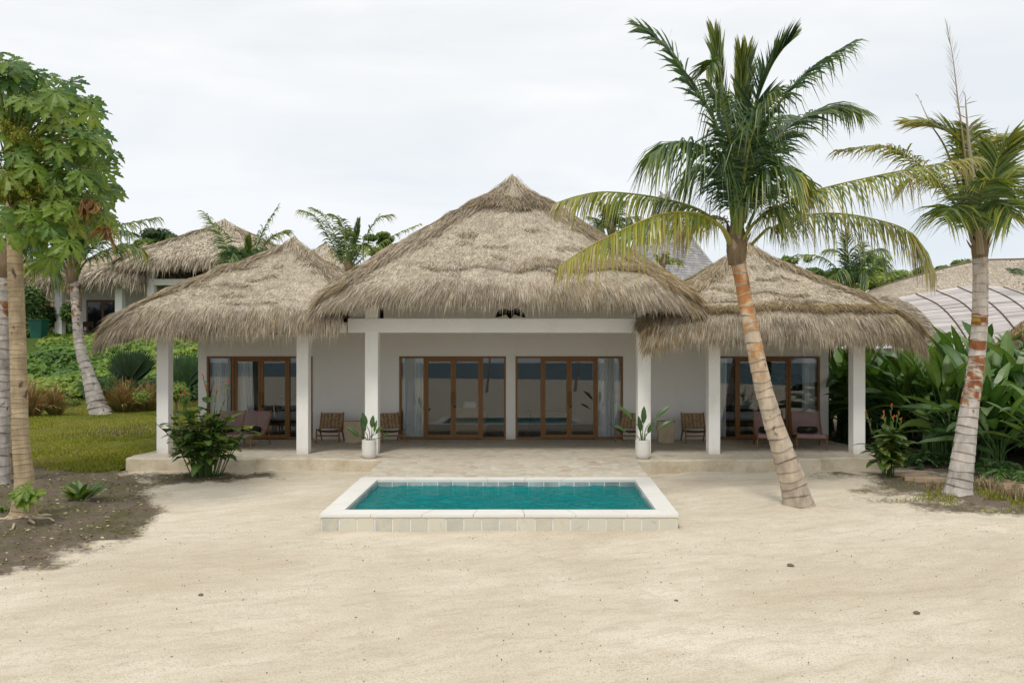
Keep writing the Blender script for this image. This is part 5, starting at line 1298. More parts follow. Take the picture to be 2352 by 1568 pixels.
canna('smaller red canna clump in the sand at the right end of the terrace', 2040, 1086, 17.1, 1.32, .6, 22, 8, 7)
def rosette(name, label, cat, px, py, D, n, L, w, seed, mat='leaf', tint=.55, up=.9, dr=.6, group=None):
    rg = np.random.default_rng(seed); x, y, _ = at(px, py, D); z = float(gz(x, y)); m = MB()
    for k in range(n):
        a = rg.uniform(0, 2 * PI); q = rg.random() ** .5
        p = np.array([x + .12 * q * math.cos(a), y + .1 * q * math.sin(a), z])
        m.blade(p, (math.cos(a) * q, math.sin(a) * q, up), (0, -.2, 1), L * rg.uniform(.6, 1.1), w * rg.uniform(.8, 1.2), dr * rg.uniform(.5, 1.5), .25, np.clip(rg.normal(tint, .14), 0, 1), 7, .85, .04, stem=.15)
    return tag(m.build(name, M[mat], origin=(x, y, z)), label, cat, group)
rosette('leafy_plant', 'low bright leafy plant alone in the dark soil bed right of the papaya', 'plant', 186, 1142, 14.4, 40, .46, .12, 3)
rosette('leafy_plant', 'low weeds at the foot of the papaya at the left frame edge', 'weeds', 5, 1190, 13.0, 34, .24, .05, 4, tint=.35)
def fountain(label, px, py, D, r_, h, n, seed, tint=.55):
    x, y, _ = at(px, py, D); z = float(gz(x, y)) + .02; rg = np.random.default_rng(seed); m = MB()
    for k in range(n):
        a = rg.uniform(0, 2 * PI); q = rg.random() ** .6
        p0 = np.array([x + .22 * q * math.cos(a) * r_, y + .22 * q * math.sin(a) * r_, z])
        e = p0 + np.array([math.cos(a) * r_ * q, math.sin(a) * r_ * q * .8, h * (1 - .7 * q ** 2.2) * rg.uniform(.6, 1.15)])
        mid = (p0 + e) / 2 + np.array([-math.cos(a) * r_ * .12, 0, h * .16])
        C = catmull([p0, mid, e], 6); wv_ = np.array([-math.sin(a), math.cos(a) * .3, 0]) * .03 + np.array([.008, 0, 0])
        w_ = np.linspace(1, .15, 6)[:, None]
        m.grid(np.stack([C - wv_ * w_, C + wv_ * w_], 1), np.repeat(np.clip(tint - .35 + .6 * np.linspace(0, 1, 6) + rg.normal(0, .18), 0, 1)[:, None], 2, 1))
    tag(m.build('fountain_grass', M['reed'], origin=(x, y, z)), label, 'ornamental grass', 'reddish fountain grasses on the lawn')
fountain('widest reddish-brown grass clump, between the leaning lawn palm and the villa', 287, 942, 29.6, 1.25, 1.25, 420, 1)
fountain('reddish-brown grass clump half behind the white outer column of the left wing', 340, 944, 30.0, 1.1, 1.05, 320, 2)
fountain('greenish-brown grass clump standing alone on the lawn left of the leaning lawn palm', 128, 958, 28.5, .8, 1.15, 260, 3, .5)
fountain('rusty grass clump just right of the papaya trunk', 72, 962, 28.0, 1.0, 1.35, 320, 4, .62)
def fanpalm(label, px, py, D, nl, h, rl, spread, seed, tint=.25, up=.9, fan=.6):
    x, y, _ = at(px, py, D); z = float(gz(x, y)); rg = np.random.default_rng(seed); b0 = np.array([x, y, z])
    r = thing('fan_palm', label, 'fan palm', b0, 0, 'dark fan palms on the bank')
    for k in range(nl):
        a = 2 * PI * k / nl + rg.uniform(-.3, .3); d = np.array([math.cos(a) * spread, math.sin(a) * spread * .6, up]); d /= np.linalg.norm(d)
        m = MB(); e = b0 + d * h * rg.uniform(.75, 1.05); m.tube([b0, (b0 + e) / 2 + [0, 0, .03], e], .018, 5, .5)
        sd_ = np.cross(d, [0, -1, .3]); sd_ /= np.linalg.norm(sd_)
        for j in np.linspace(-fan, fan, 15):
            m.blade(e, d * math.cos(j) + sd_ * math.sin(j), np.cross(sd_, d), rl * (1 - .18 * abs(j)), .11, .25, .3, np.clip(tint + rg.normal(0, .06), 0, 1), 4, .6)
        m.build('frond', M['heli'], r)
fanpalm('dark fan palm behind the widest reddish grass clump', 300, 905, 31.5, 9, 1.0, 1.25, .26, 1, .10)
fanpalm('star-shaped fan palm between the lawn palm and the dark fan palm', 236, 925, 31.5, 7, .75, .7, .6, 2, .36, .7, 2.4)
fanpalm('dark fan palm seen between the outer column and the left wing wall', 425, 925, 30.5, 9, 1.1, 1.25, .28, 3, .12)
def bush(name, label, cat, px, py, D, rx, rz_, n, leaf, seed, tint=.5, group=None, trunk_to=None, ry=None, mat='bush', nb=9):
    """foliage made of many leaf clumps round several centres; py is the crown's centre"""
    rg = np.random.default_rng(seed); c = at(px, py, D); ry = ry or rx
    zb = float(gz(c[0], c[1]))
    cen = c + rg.normal(0, .5, (nb, 3)) * [rx, ry, rz_]; cr_ = rg.uniform(.28, .55, nb)
    i = rg.integers(0, nb, n); v = rg.normal(size=(n, 3)); v /= np.linalg.norm(v, axis=1)[:, None]
    rad = rg.random(n) ** .45
    P = cen[i] + v * (rad * cr_[i])[:, None] * [rx, ry, rz_]
    nr = v + [0, -.3, .8] + rg.normal(0, .5, (n, 3)); nr /= np.linalg.norm(nr, axis=1)[:, None]
    a = np.cross(nr, rg.normal(size=(n, 3))); a /= np.linalg.norm(a, axis=1)[:, None]; b = np.cross(nr, a)
    s_ = leaf * rg.uniform(.5, 1.2, n)[:, None]
    V = np.stack([P - a * s_, P + b * s_ * .55, P + a * s_ * 1.1, P - b * s_ * .55], 1).reshape(-1, 3)
    t_ = np.clip(tint + rg.normal(0, .14, n) + .12 * rg.normal(size=nb)[i], 0, 1)
    f = MB(); f.add(V, np.arange(n * 4).reshape(n, 4), np.repeat(t_, 4))
    r = thing(name, label, cat, (c[0], c[1], zb), 0, group)
    f.build('foliage' if trunk_to is None else 'crown', M[mat], r)
    w_ = MB(); base = np.array([c[0], c[1], zb - .05])
    w_.tube([base, (base + c) / 2, c], [.035 * rx + .02, .03 * rx + .015, .02], 7, .4)
    for k in range(min(nb, 8)): w_.tube([base + (c - base) * .55, (base + (c - base) * .55 + cen[k]) / 2 + [0, 0, .1], cen[k]], [.016 * rx + .01, .012 * rx + .008, .006], 5, .4)
    w_.build('stem' if trunk_to is None else 'trunk', M['twig'], r)
bush('shrub', 'yellow-green shrub between the outer column and the left wing wall', 'shrub', 405, 905, 28.8, .7, .5, 3000, .05, 1, .85)
bush('shrub', 'low yellow-green shrub on the lawn edge left of the leaning lawn palm', 'shrub', 175, 930, 31.4, .8, .35, 1500, .06, 2, .7)
bush('shrub', 'dark layered shrub left of the far villa, behind the green bin', 'shrub', 56, 705, 41.5, 1.4, 1.6, 6000, .11, 3, .36)
bush('shrub', 'leafy green shrub behind the papaya trunk on top of the bank', 'shrub', 62, 765, 42.5, 1.2, .9, 4000, .1, 4, .55)
bush('shrub', 'green shrub seen between the white columns of the far villa', 'shrub', 160, 755, 46, 1.6, 1.0, 3500, .1, 5, .55)
bush('tree', 'young broad-leaved tree in front of the yellow thatched roof', 'tree', 100, 606, 46, 1.1, .5, 2400, .13, 6, .5, trunk_to=1)
bush('tree', 'dark leafy tree rising behind the far villa roof', 'tree', 392, 550, 60, 2.6, 1.0, 5000, .2, 7, .36, trunk_to=1)
bush('tree', 'sparse light green tree left of the far villa roof ridge', 'tree', 350, 563, 58, 1.2, .6, 1200, .2, 8, .6, trunk_to=1)
bush('tree', 'green tree behind the palm left of the big middle roof', 'tree', 882, 566, 45, 1.2, .45, 3500, .13, 9, .62, trunk_to=1)
bush('tree', 'dark green round tree behind the right wing roof, left of the full palm', 'tree', 1895, 640, 48, 1.8, .9, 4500, .16, 10, .35, trunk_to=1)
bush('tree', 'tall feathery light green tree right of the full palm', 'tree', 2010, 615, 43, 1.0, 1.0, 1500, .13, 11, .95, trunk_to=1)
bush('tree', 'bright yellow-green bushy tree right of the full palm behind the right wing', 'tree', 2022, 648, 42, 1.5, .8, 8000, .12, 12, .95, trunk_to=1)
bush('tree', 'dark green treetop at the end of the bright bush, before the long thatched roof', 'tree', 2052, 662, 60, 1.4, .6, 2500, .16, 13, .4, trunk_to=1)
for k, (px, py, lab) in enumerate(((2150, 632, 'green treetop peeping over the long thatched roof, leftmost of three'), (2185, 618, 'green treetop peeping over the long thatched roof, middle of three'), (2215, 608, 'small green treetops peeping over the long thatched roof, rightmost of three'))):
    bush('tree', lab, 'tree', px, py + 6, 62, 1.1, .7, 1500, .2, 14 + k, .65, trunk_to=1)
bush('tree', 'pale leafy treetops over the right slope of the right wing roof', 'tree', 1812, 606, 52, .8, .5, 500, .2, 18, .7, trunk_to=1)
def bamboo_treeline():
    n = 16000; rg = np.random.default_rng(5)
    x = rg.uniform(-60, 70, n); y = 66 + 4 * vnoise(x * .1, 0, 0, 5) + rg.normal(0, 1.5, n)
    top = 3.0 + .8 * vnoise(x * .2, 0, 0, 6) + .5 * vnoise(x * .9, 0, 0, 7) + np.where(x < -15, 3.5, 0)
    z = top * (rg.random(n) ** .6) + np.where(x < -6, .5, 0)
    P = np.stack([x, y, z], -1); a = rg.normal(size=(n, 3)); a /= np.linalg.norm(a, axis=1)[:, None]; b = np.cross(a, rg.normal(size=(n, 3))); b /= np.linalg.norm(b, axis=1)[:, None]
    m = MB(); s_ = rg.uniform(.2, .45, n)[:, None]
    m.add(np.stack([P - a * s_, P + b * s_ * .6, P + a * s_, P - b * s_ * .6], 1).reshape(-1, 3), np.arange(n * 4).reshape(n, 4), np.repeat(np.clip(.4 + rg.normal(0, .15, n) + .2 * vnoise(x * .3, 0, 0, 8), 0, 1), 4))
    tag(m.build('far_trees', M['bush']), 'far belt of trees behind all the thatched roofs', 'trees', kind='stuff')
bamboo_treeline()

# ---- paddle-leaved hedge on the right
def heli_mesh(seed):
    rg = np.random.default_rng(seed); out = []
    for k in range(18):
        a = rg.uniform(0, 2 * PI); q = rg.random() ** .7; m = MB()
        h = rg.uniform(.7, 1.6) * (1.15 - .45 * q)
        d = np.array([math.cos(a) * q, math.sin(a) * q, 1.15])
        p0 = np.array([math.cos(a), math.sin(a), 0]) * .12; top = p0 + d / np.linalg.norm(d) * h
        m.tube(catmull([p0, p0 + [0, 0, h * .5], top], 7), np.linspace(.022, .012, 7), 5, .5)
        dd = np.array([math.cos(a) * (q + .15), math.sin(a) * (q + .15), 1.1 - .8 * q])
        m.blade(top, dd, (-math.cos(a) * .7, -math.sin(a) * .7 - .25, .7), rg.uniform(.8, 1.25), rg.uniform(.19, .29), rg.uniform(.3, 1.2), rg.uniform(.15, .5), np.clip(rg.normal(.54, .17), 0, 1), 11, .82, .06, twist=rg.normal(0, .4))
        out.append(m)
    return out
protos = []
for s_ in range(6):
    ms_ = []
    for m in heli_mesh(40 + s_):
        o = m.build('leaf', M['heli']); ms_.append(o.data); bpy.data.objects.remove(o)
    protos.append(ms_)
spots = []
rg = np.random.default_rng(12)
rows = [(19.2, 11.4, 13.8, .55), (20.4, 10.9, 14.6, .52), (21.8, 10.6, 15.3, .54), (23.4, 10.1, 15.9, .58), (24.8, 9.7, 16.4, .7), (27, 9.7, 17, .9)]
for D_, x0, x1, st in rows:
    for x in np.arange(x0, x1, st): spots.append((x + rg.normal(0, .12), D_ + rg.normal(0, .3)))
spots += [(10.7, 21.6), (10.6, 22.3), (10.2, 23.8), (9.9, 25), (13.4, 19.3), (13.9, 19.9), (13.2, 18.6), (12.7, 18.9), (10.9, 17.6), (11.6, 16.9), (12.3, 16.3), (12.0, 17.9), (11.3, 18.7), (12.8, 17.3), (10.8, 19.4), (14.6, 19.0), (15.2, 18.2), (15.4, 19.8), (14.4, 17.9), (16.1, 19.2), (13.7, 17.2), (16.3, 20.6), (15.6, 21.4), (14.8, 16.9)]
for i, (x, y) in enumerate(spots):
    z = float(gz(x, y)); far = y > 21.5
    r = thing('paddle_leaf_plant', 'tall paddle-leaved plant in the dense dark hedge right of the villa', 'plant', (x, y, z), rg.uniform(0, 2 * PI), 'paddle-leaved plants in the hedge', True)
    s_ = (1.27 if y > 20 else 1.12 if y > 18.5 else .9) * rg.uniform(.88, 1.14) * (1.22 if x < 10.3 and y > 20.8 else 1); r.scale = (s_, s_, s_ * (1.1 if y > 20 else 1.0))
    for me in protos[rg.integers(0, 6)]:
        o = bpy.data.objects.new('leaf', me); COL.objects.link(o); o.parent = r
fg = 'ferns at the foot of the hedge'
for k, (px, py, D_, lab) in enumerate(((2080, 1030, 18.2, 'dark fern under the hedge just right of the small canna'), (2115, 1022, 18.6, 'dark fern under the hedge behind the flat stones'), (2150, 1040, 18.3, 'dark fern under the hedge left of the red-banded palm'), (2330, 1085, 15.8, 'bright fern at the right frame edge below the hedge'), (2275, 1060, 16.8, 'dark fern right of the red-banded palm'), (1925, 960, 22.5, 'fern in the gap between the right wing wall and its outer column'))):
    x, y, _ = at(px, py, D_); z = float(gz(x, y)); m = MB()
    for j in range(13):
        a = j * 2.4; q = R.uniform(.5, 1)
        frond(m, [(x, y, z), (x + .2 * math.cos(a), y + .2 * math.sin(a), z + .28 * q), (x + .5 * q * math.cos(a), y + .5 * q * math.sin(a), z + .3 * q), (x + .7 * q * math.cos(a), y + .7 * q * math.sin(a), z + .12)], L=.16, n=16, w=.045, t0=.2, droop=.3, tint=.25 if k != 3 else .5, rr=.007, rt=.4)
    tag(m.build('fern', M['heli'], origin=(x, y, z)), lab, 'fern', fg)
def drytuft(px, py, D_, lab, h, n, seed):
    x, y, _ = at(px, py, D_); z = float(gz(x, y)); rg = np.random.default_rng(seed); m = MB()
    a = rg.uniform(0, 2 * PI, n); P = np.stack([x + rg.normal(0, .12, n), y + rg.normal(0, .1, n), np.full(n, z)], -1)
    Dv = np.stack([np.cos(a) * .5, np.sin(a) * .4, np.ones(n)], -1); Dv /= np.linalg.norm(Dv, axis=1)[:, None]
    m.strands(P, Dv, np.stack([-np.sin(a), np.cos(a), a * 0], -1), h * rg.uniform(.4, 1.2, n), np.full(n, .009), rg.random(n), sag=.4)
    tag(m.build('dry_grass', M['dry'], origin=(x, y, z)), lab, 'dry grass', 'dry grass tufts round the right palm')
for q in ((2150, 1118, 15.3, 'dry straw tuft left of the foot of the red-banded palm', .34, 130, 1), (2258, 1108, 15.4, 'dry straw tuft just right of the foot of the red-banded palm', .42, 160, 2), (2285, 1125, 15.0, 'dry cut stubble tuft, second to the right of the red-banded palm', .34, 150, 3), (2318, 1145, 14.4, 'dry straw tuft third to the right of the red-banded palm', .32, 130, 4), (2345, 1150, 14.2, 'dry straw tuft at the right frame edge', .36, 130, 5)): drytuft(*q)
M['flag'] = m_plain('tan_flagstone', (.42, .28, .18), (.52, .40, .28), 5, .9, .1, .4)
for px, py, D_, w_, d_, lab in ((2090, 1058, 17.2, .42, .2, 'flat tan stone slab beside the small canna, farther of two'), (2130, 1071, 16.7, .50, .18, 'flat pinkish stone slab beside the small canna, nearer of two'), (2290, 1090, 16.0, .38, .2, 'flat tan stone right of the red-banded palm'), (2335, 1100, 15.6, .4, .22, 'flat tan stone at the right frame edge under the hedge')):
    x, y, _ = at(px, py, D_); z = float(gz(x, y)); n = 11; a = np.arange(n) * 2 * PI / n
    q = np.stack([np.cos(a) * w_ * (1 + .15 * R.normal(size=n)), np.sin(a) * d_ * (1 + .15 * R.normal(size=n))], -1)
    m = MB(); m.add(np.vstack([np.column_stack([q, np.full(n, .05)]), np.column_stack([q * 1.03, np.full(n, -.08)])]), [np.stack([np.arange(n) + n, (np.arange(n) + 1) % n + n, (np.arange(n) + 1) % n, np.arange(n)], -1)], .5); m.add(np.column_stack([q, np.full(n, .05)]), np.arange(n)[None])
    o = m.build('flagstone', M['flag']); o.location = (x, y, z + .005); tag(o, lab, 'stone', 'flat stones along the right bed')

# ================================================================ buildings behind
fv = thing('villa', 'far white villa with grey thatched roofs on top of the bank at the left', 'villa', (-20, 44, 3.4))
D = 42.
X = lambda px, d=D: (px - CX) * d / F
Zp = lambda py, d=D: CH + (CY - py) * d / F
b = MB(); b.box(X(112), X(660), D - .4, D + 12, 3.05, 3.40); b.build('terrace', M['concrete'], fv)
for px in (136, 274, 347):
    c = MB(); x = X(px); c.cbox(x - .19, x + .19, D - .1, D + .28, 3.4, 6.1 if px < 300 else 7.2, .01); c.build('column', M['white'], fv)
w = MB(); w.box(X(188, D + 3.2), X(640), D + 3.2, D + 3.4, 3.4, 6.6); w.box(X(188, D + 3.2), X(188, D + 3.2) + .2, D + 3.4, D + 9, 3.4, 6.6); w.build('wall', M['white'], fv)
b = MB(); b.box(X(337), X(640), D - .12, D + .3, Zp(655), Zp(641)); b.build('beam', M['white'], fv)
d_ = MB(); d0 = D + 3.14; x0, x1 = X(198, d0), X(272, d0)
d_.box(x0, x1, d0, d0 + .06, 3.42, 5.75, .5); do = d_.build('door_frame', M['wood'], fv)
for a in (0, 1):
    g = MB(); g.box(x0 + .1 + a * (x1 - x0) / 2, x0 + (a + 1) * (x1 - x0) / 2 - .06, d0 - .012, d0 - .003, 3.55, 5.62); g.build('door_pane', m_plain('dark_pane', (.012, .016, .018), (.02, .024, .026), 2, .08, .6, 0) if a == 0 else bpy.data.materials['dark_pane'], do)
roof('thatched_roof', X(333, 46.), 46.2, Zp(566, 46.2), 4.5, 2.0, 5.0, 2.02, .35, .2, 12000, 4000, 1500, fv, seed=11, wd=.04, sl=.4, golden=.1, collar=False)
roof('thatched_roof', X(515, 47.5), 47.5, Zp(510, 47.5), 3.8, 6.6, 6.3, 2.95, .3, .25, 16000, 5000, 2000, fv, seed=12, wd=.04, sl=.4, golden=.12, collar=False)
yv = thing('house', 'far house with a fresh yellow thatched roof behind the papaya trunk', 'house', (X(60, 58), 58, 4.4))
roof('thatched_roof', X(10, 60), 60, Zp(566, 60), 6.2, 6.2, 5.2, 2.8, .4, .2, 7000, 1500, 600, yv, seed=13, wd=.07, sl=.8, golden=.05, mats=[M['thatch_base'], M['thatch_yellow'], M['thatch_yellow']], collar=False, ridge=False)
w = MB(); w.box(X(-60, 57.5), X(105, 57.5), 57.5, 63, 4.4, Zp(640, 57.5)); w.build('wall', M['white'], yv)
rg_ = MB(); rg_.tube([at(-40, 571, 60), at(60, 570, 60)], .16, 8, .8); rg_.build('ridge_tile', m_plain('orange_tile', (.5, .2, .07), (.6, .3, .12), 3, .8, .2, .2), yv)
pk = thing('house', 'small distant thatched hut peak between the left wing and the palm', 'house', at(752, 640, 52))
roof('thatched_roof', X(748, 54), 54, Zp(560, 54), 3.4, 3.4, 3.4, 2.6, .3, .2, 3000, 1000, 400, pk, seed=14, wd=.06, sl=.6, golden=.2, collar=False)
w = MB(); x = X(748, 54); w.box(x - 2.6, x + 2.6, 51.4, 56.6, -.2, Zp(566, 54) - 2.4); w.build('wall', M['white'], pk)
hs = thing('house', 'distant thatched house whose roof shows left of the far villa ridge', 'house', at(350, 640, 66))
roof('thatched_roof', X(352, 66), 66, Zp(558, 66), 4.5, 4.5, 4, 2.2, .3, .2, 2000, 800, 300, hs, seed=15, wd=.08, sl=.7, golden=.1, collar=False)
w = MB(); x = X(352, 66); w.box(x - 3.4, x + 3.4, 63, 69, 4.4, Zp(558, 66) - 2.2); w.build('wall', M['white'], hs)
rf = thing('reed_fence', 'brown reed fence seen between the columns of the far villa', 'fence', at(130, 770, 50))
m = MB(); n = 2600; x = R.uniform(X(84, 50), X(172, 50), n); m.box(X(84, 50), X(172, 50), 50.0, 50.06, 3.6, 6.0, .3)
m.strands(np.stack([x, 49.97 - .05 * R.random(n), 3.6 + R.uniform(0, 2.1, n)], -1), np.array([[0, 0, 1.]]) + R.normal(0, .1, (n, 3)), np.tile([[1., 0, 0]], (n, 1)), np.full(n, .5), np.full(n, .04), R.random(n)); m.build('reeds', M['dry'], rf)
p = MB(); p.tube([(X(84, 50), 49.95, 6.02), (X(172, 50), 49.95, 6.02)], .06, 8, .6); p.build('rail', M['twig'], rf)
wb = thing('wheelie_bin', 'dark green wheeled rubbish bin standing left of the far villa terrace', 'bin', (X(89, 41), 40.4, float(gz(X(89, 41), 40.4))))
z = float(gz(X(89, 41), 40.4)); x = X(89, 40.4)
M['bin'] = m_plain('green_plastic', (.004, .07, .05), (.008, .10, .07), 3, .45, .4, 0)
m = MB(); V = np.array([[sx * s, sy * s, zz] for zz, s in ((.08, .26), (1.0, .34)) for sx, sy in ((-1, -1), (1, -1), (1, 1), (-1, 1))]) + [x, 40.4, z]
m.add(V, [[4, 5, 6, 7], [0, 1, 5, 4], [1, 2, 6, 5], [2, 3, 7, 6], [3, 0, 4, 7], [3, 2, 1, 0]]); m.build('body', M['bin'], wb)
m = MB(); m.cbox(x - .37, x + .37, 40.4 - .38, 40.4 + .38, z + 1.003, z + 1.08, .02); m.build('lid', M['bin'], wb)
for s in (-1, 1):
    m = MB(); m.tube([(x + s * .30 - .03, 40.7, z + .11), (x + s * .30 + .03, 40.7, z + .11)], .11, 14); m.build('wheel', M['dark'], wb)
tb = thing('dining_table', 'small dark table beside the white column on the far villa terrace', 'table', (X(118), D + .6, 3.4))
x = X(120, D + .6); y = D + .6
m = MB(); m.cbox(x - .75, x + .6, y - .4, y + .4, 4.10, 4.2, .02); m.build('table_top', M['darkwood'], tb)
for sx in (-.65, .5):
    for sy in (-.32, .32):
        m = MB(); m.tube([(x + sx, y + sy, 4.1), (x + sx, y + sy, 3.4)], .04, 6); m.build('leg', M['darkwood'], tb)
ch = thing('dining_chair', 'dark chair on the far villa terrace beside the leaning lawn palm', 'chair', (X(197), D + .8, 3.4))
x = X(197, D + .8); y = D + .8
m = MB(); m.cbox(x - .28, x + .28, y - .25, y + .25, 3.83, 3.88, .01); m.build('seat', M['darkwood'], ch)
m = MB(); m.cbox(x - .28, x + .28, y + .22, y + .26, 4.1, 4.4, .01); m.build('backrest', M['darkwood'], ch)
for sx in (-.26, .26):
    for sy, h in ((-.23, .66), (.24, 1.0)):
        m = MB(); m.tube([(x + sx, y + sy, 3.4), (x + sx, y + sy, 3.4 + h)], .025, 6); m.build('leg', M['darkwood'], ch)
# grey shingled tower roof
tw = thing('house', 'house with a tall grey shingled pyramid roof behind the big middle roof', 'house', at(1545, 680, 50))
ap_ = at(1526, 452, 50); ang = .42
M['shingle'] = m_tint('grey_shingle', [(0, (.2, .195, .195)), (.5, (.38, .37, .365)), (1, (.52, .505, .49))], .85, .15, 0, 9, .45, .4, 30, (1, 1, .15))
m = MB(); nC = 44
for side in range(4):
    a0 = ang + side * PI / 2 - PI / 4 - PI / 2; d0 = np.array([math.cos(a0), math.sin(a0)]); d1 = np.array([math.cos(a0 + PI / 2), math.sin(a0 + PI / 2)])
    for k in range(nC):
        z0, z1 = k / nC, (k + 1) / nC
        rad = lambda q: .22 + 5.4 * (.62 * q + .38 * q ** 2.3)
        top_, bot = rad(z0), rad(z1) + .10
        nt = max(2, int(rad(z1) * 5))
        us_ = np.linspace(0, 1, nt + 1)
        for j in range(nt):
            P = []
            for rr_, zz, in ((top_, z0), (bot, z1 + .004)):
                for u_ in (us_[j], us_[j + 1]):
                    xy = d0 * rr_ * (1 - u_) + d1 * rr_ * u_
                    P.append([ap_[0] + xy[0], ap_[1] + xy[1], ap_[2] - zz * 7.2])
            m.add(P, [[0, 2, 3, 1]], np.clip(.55 + R.normal(0, .16), 0, 1))
m.build('shingle_roof', M['shingle'], tw)
m = MB()
for s in range(4):
    a0 = ang + s * PI / 2 - PI / 4 - PI / 2
    m.tube([[ap_[0] + math.cos(a0) * rad(q), ap_[1] + math.sin(a0) * rad(q), ap_[2] - q * 7.2 + .04] for q in np.linspace(0, 1, 14)], .09, 7, .75)
m.build('ridge_cap', M['shingle'], tw)
m = MB(); m.cbox(ap_[0] - .32, ap_[0] + .32, ap_[1] - .3, ap_[1] + .3, ap_[2] - .1, ap_[2] + .12, .03, .4)
for s in (-1, 1): m.tube([ap_ + [s * .2, -.2, .12], ap_ + [s * .34, -.25, .3]], [.1, .03], 6, .4)
m.build('finial', M['shingle'], tw)
m = MB(); m.box(ap_[0] - 3.2, ap_[0] + 3.2, ap_[1] - 3.2, ap_[1] + 3.2, -.25, ap_[2] - 6.9); m.build('wall', M['white'], tw)
# long thatched hall on the right
lh = thing('house', 'long thatched hall whose broad roof fills the right edge behind the bamboo vault', 'house', (15, 42, -.2))
def sheet(mb, L, Rr, n=14, m=30, tint=.5, mi=0):
    u = np.linspace(0, 1, m)[:, None, None]; A, B = catmull(L, n)[None], catmull(Rr, n)[None]
    V = A + (B - A) * u; mb.grid(V, tint, mi); return V
m = MB()
ridge_ = catmull([at(1975, 690, 40), at(2010, 670, 40), at(2100, 640, 40.5), at(2240, 606, 41.5), at(2352, 600, 42), at(2700, 590, 43), at(3000, 600, 44)], 60)
eave = catmull([at(1960, 760, 35), at(2010, 770, 34.5), at(2100, 780, 34.3), at(2240, 790, 34.2), at(2352, 790, 34.2), at(2700, 790, 34.2), at(3000, 790, 34.2)], 60)
back = catmull([at(1975, 700, 47), at(2010, 720, 48), at(2100, 730, 49), at(2240, 735, 50), at(2352, 735, 50), at(2700, 735, 50), at(3000, 735, 50)], 60)
ks = np.linspace(0, 1, 16)
Vf = np.stack([ridge_ + (eave - ridge_) * k + np.array([0, 0, .6]) * math.sin(PI * k) * .6 for k in ks], 1); m.grid(Vf - [0, -.1, .12], .62, 1)
Vb = np.stack([ridge_ + (back - ridge_) * k for k in ks], 1); m.grid(Vb[::-1], .5, 0)
n = 34000; i = R.uniform(0, 44, n); j = R.uniform(0, 15, n); i0, j0 = i.astype(int), j.astype(int); fi, fj = (i - i0)[:, None], (j - j0)[:, None]
P = Vf[i0, j0] * (1 - fi) * (1 - fj) + Vf[i0 + 1, j0] * fi * (1 - fj) + Vf[i0, j0 + 1] * (1 - fi) * fj + Vf[i0 + 1, j0 + 1] * fi * fj
Dn = Vf[i0, j0 + 1] - Vf[i0, j0]; Dn /= np.linalg.norm(Dn, axis=1)[:, None]
Dn = Dn + np.stack([R.normal(0, .25, n), R.normal(0, .02, n), R.normal(.02, .03, n)], -1); Dn /= np.linalg.norm(Dn, axis=1)[:, None]
m.strands(P + [0, -.05, .1], Dn, np.tile([[1., .1, 0]], (n, 1)), .45 * R.uniform(.5, 1.2, n), np.full(n, .05), np.clip(.74 + R.normal(0, .09, n), 0, 1), 1)
m.build('thatched_roof', [M['thatch_base'], M['thatch'], M['thatch_gold']], lh)
rc = MB(); rc.tube(ridge_ + [0, 0, .04], .14, 7, .25); rc.build('ridge_cap', M['thatch'], lh)
w = MB(); w.box(ridge_[4][0] + 1.5, 44, 36.5, 46, -.3, 2.9); w.build('wall', M['twig'], lh)
# bamboo vault
bv = thing('bamboo_pavilion', 'pavilion with a silvery split-bamboo vault and thatched rim at the right', 'pavilion', (15, 29, -.2))
cv = [[at(2058, 684, 32), at(2108, 712, 30), at(2158, 772, 28.5), at(2196, 860, 27.6), at(2205, 960, 27.3)],
      [at(2150, 668, 32.5), at(2215, 700, 30), at(2270, 765, 28.4), at(2310, 850, 27.4), at(2325, 960, 27)],
      [at(2252, 655, 33), at(2325, 690, 30), at(2390, 750, 28), at(2435, 840, 27), at(2450, 960, 26.6)],
      [at(2362, 672, 33), at(2440, 700, 30), at(2500, 760, 28), at(2540, 850, 27), at(2560, 960, 26.6)],
      [at(2500, 720, 33), at(2560, 750, 30), at(2620, 800, 28), at(2660, 880, 27), at(2680, 970, 26.6)]]
cc = np.array([catmull(c, 34) for c in cv])
G = np.array([catmull(cc[:, j], 49) for j in range(34)])            # (34 across, 49 along)
M['bamboo'] = m_tint('silver_bamboo', [(0, (.25, .21, .19)), (.5, (.47, .43, .41)), (1, (.64, .60, .58))], .7, .25, 0, 3, .3, .2, 40, (.3, .3, 6))
m = MB()
nrmv = np.array([-.15, -.75, .6])
for j in range(33):
    for seg in range(8):
        s0, s1 = seg * 6, seg * 6 + 7
        q = np.stack([G[j, s0:s1], G[j + 1, s0:s1] * .97 + G[j, s0:s1] * .03], 1)
        for sub in (0, .5):
            a = q[:, 0] + (q[:, 1] - q[:, 0]) * (sub + .02); b = q[:, 0] + (q[:, 1] - q[:, 0]) * (sub + .47)
            m.grid(np.stack([a, b], 1) + nrmv * R.uniform(0, .012), np.clip(.62 + R.normal(0, .17), 0, 1))
m.grid(G - nrmv * .05, 0.05)
m.build('bamboo_skin', M['bamboo'], bv)
for s in range(0, 49, 6):
    rb = MB(); rb.tube(G[:, s] + nrmv * .02, .028, 6, .15); rb.build('rib', M['twig'], bv)
m = MB(); e0 = G[:, 0]
L0 = np.gradient(e0, axis=0); L0 /= np.linalg.norm(L0, axis=1)[:, None]
outd = np.array([-1., -.35, .0])
rim = np.stack([e0 + nrmv * .06, e0 + outd * .5 + [0, 0, .02], e0 + outd * 1.0 - [0, 0, .12], e0 + outd * 1.25 - [0, 0, .6], e0 + outd * 1.2 + [0, .6, -1.0]], 1)
m.grid(rim, .4, 0)
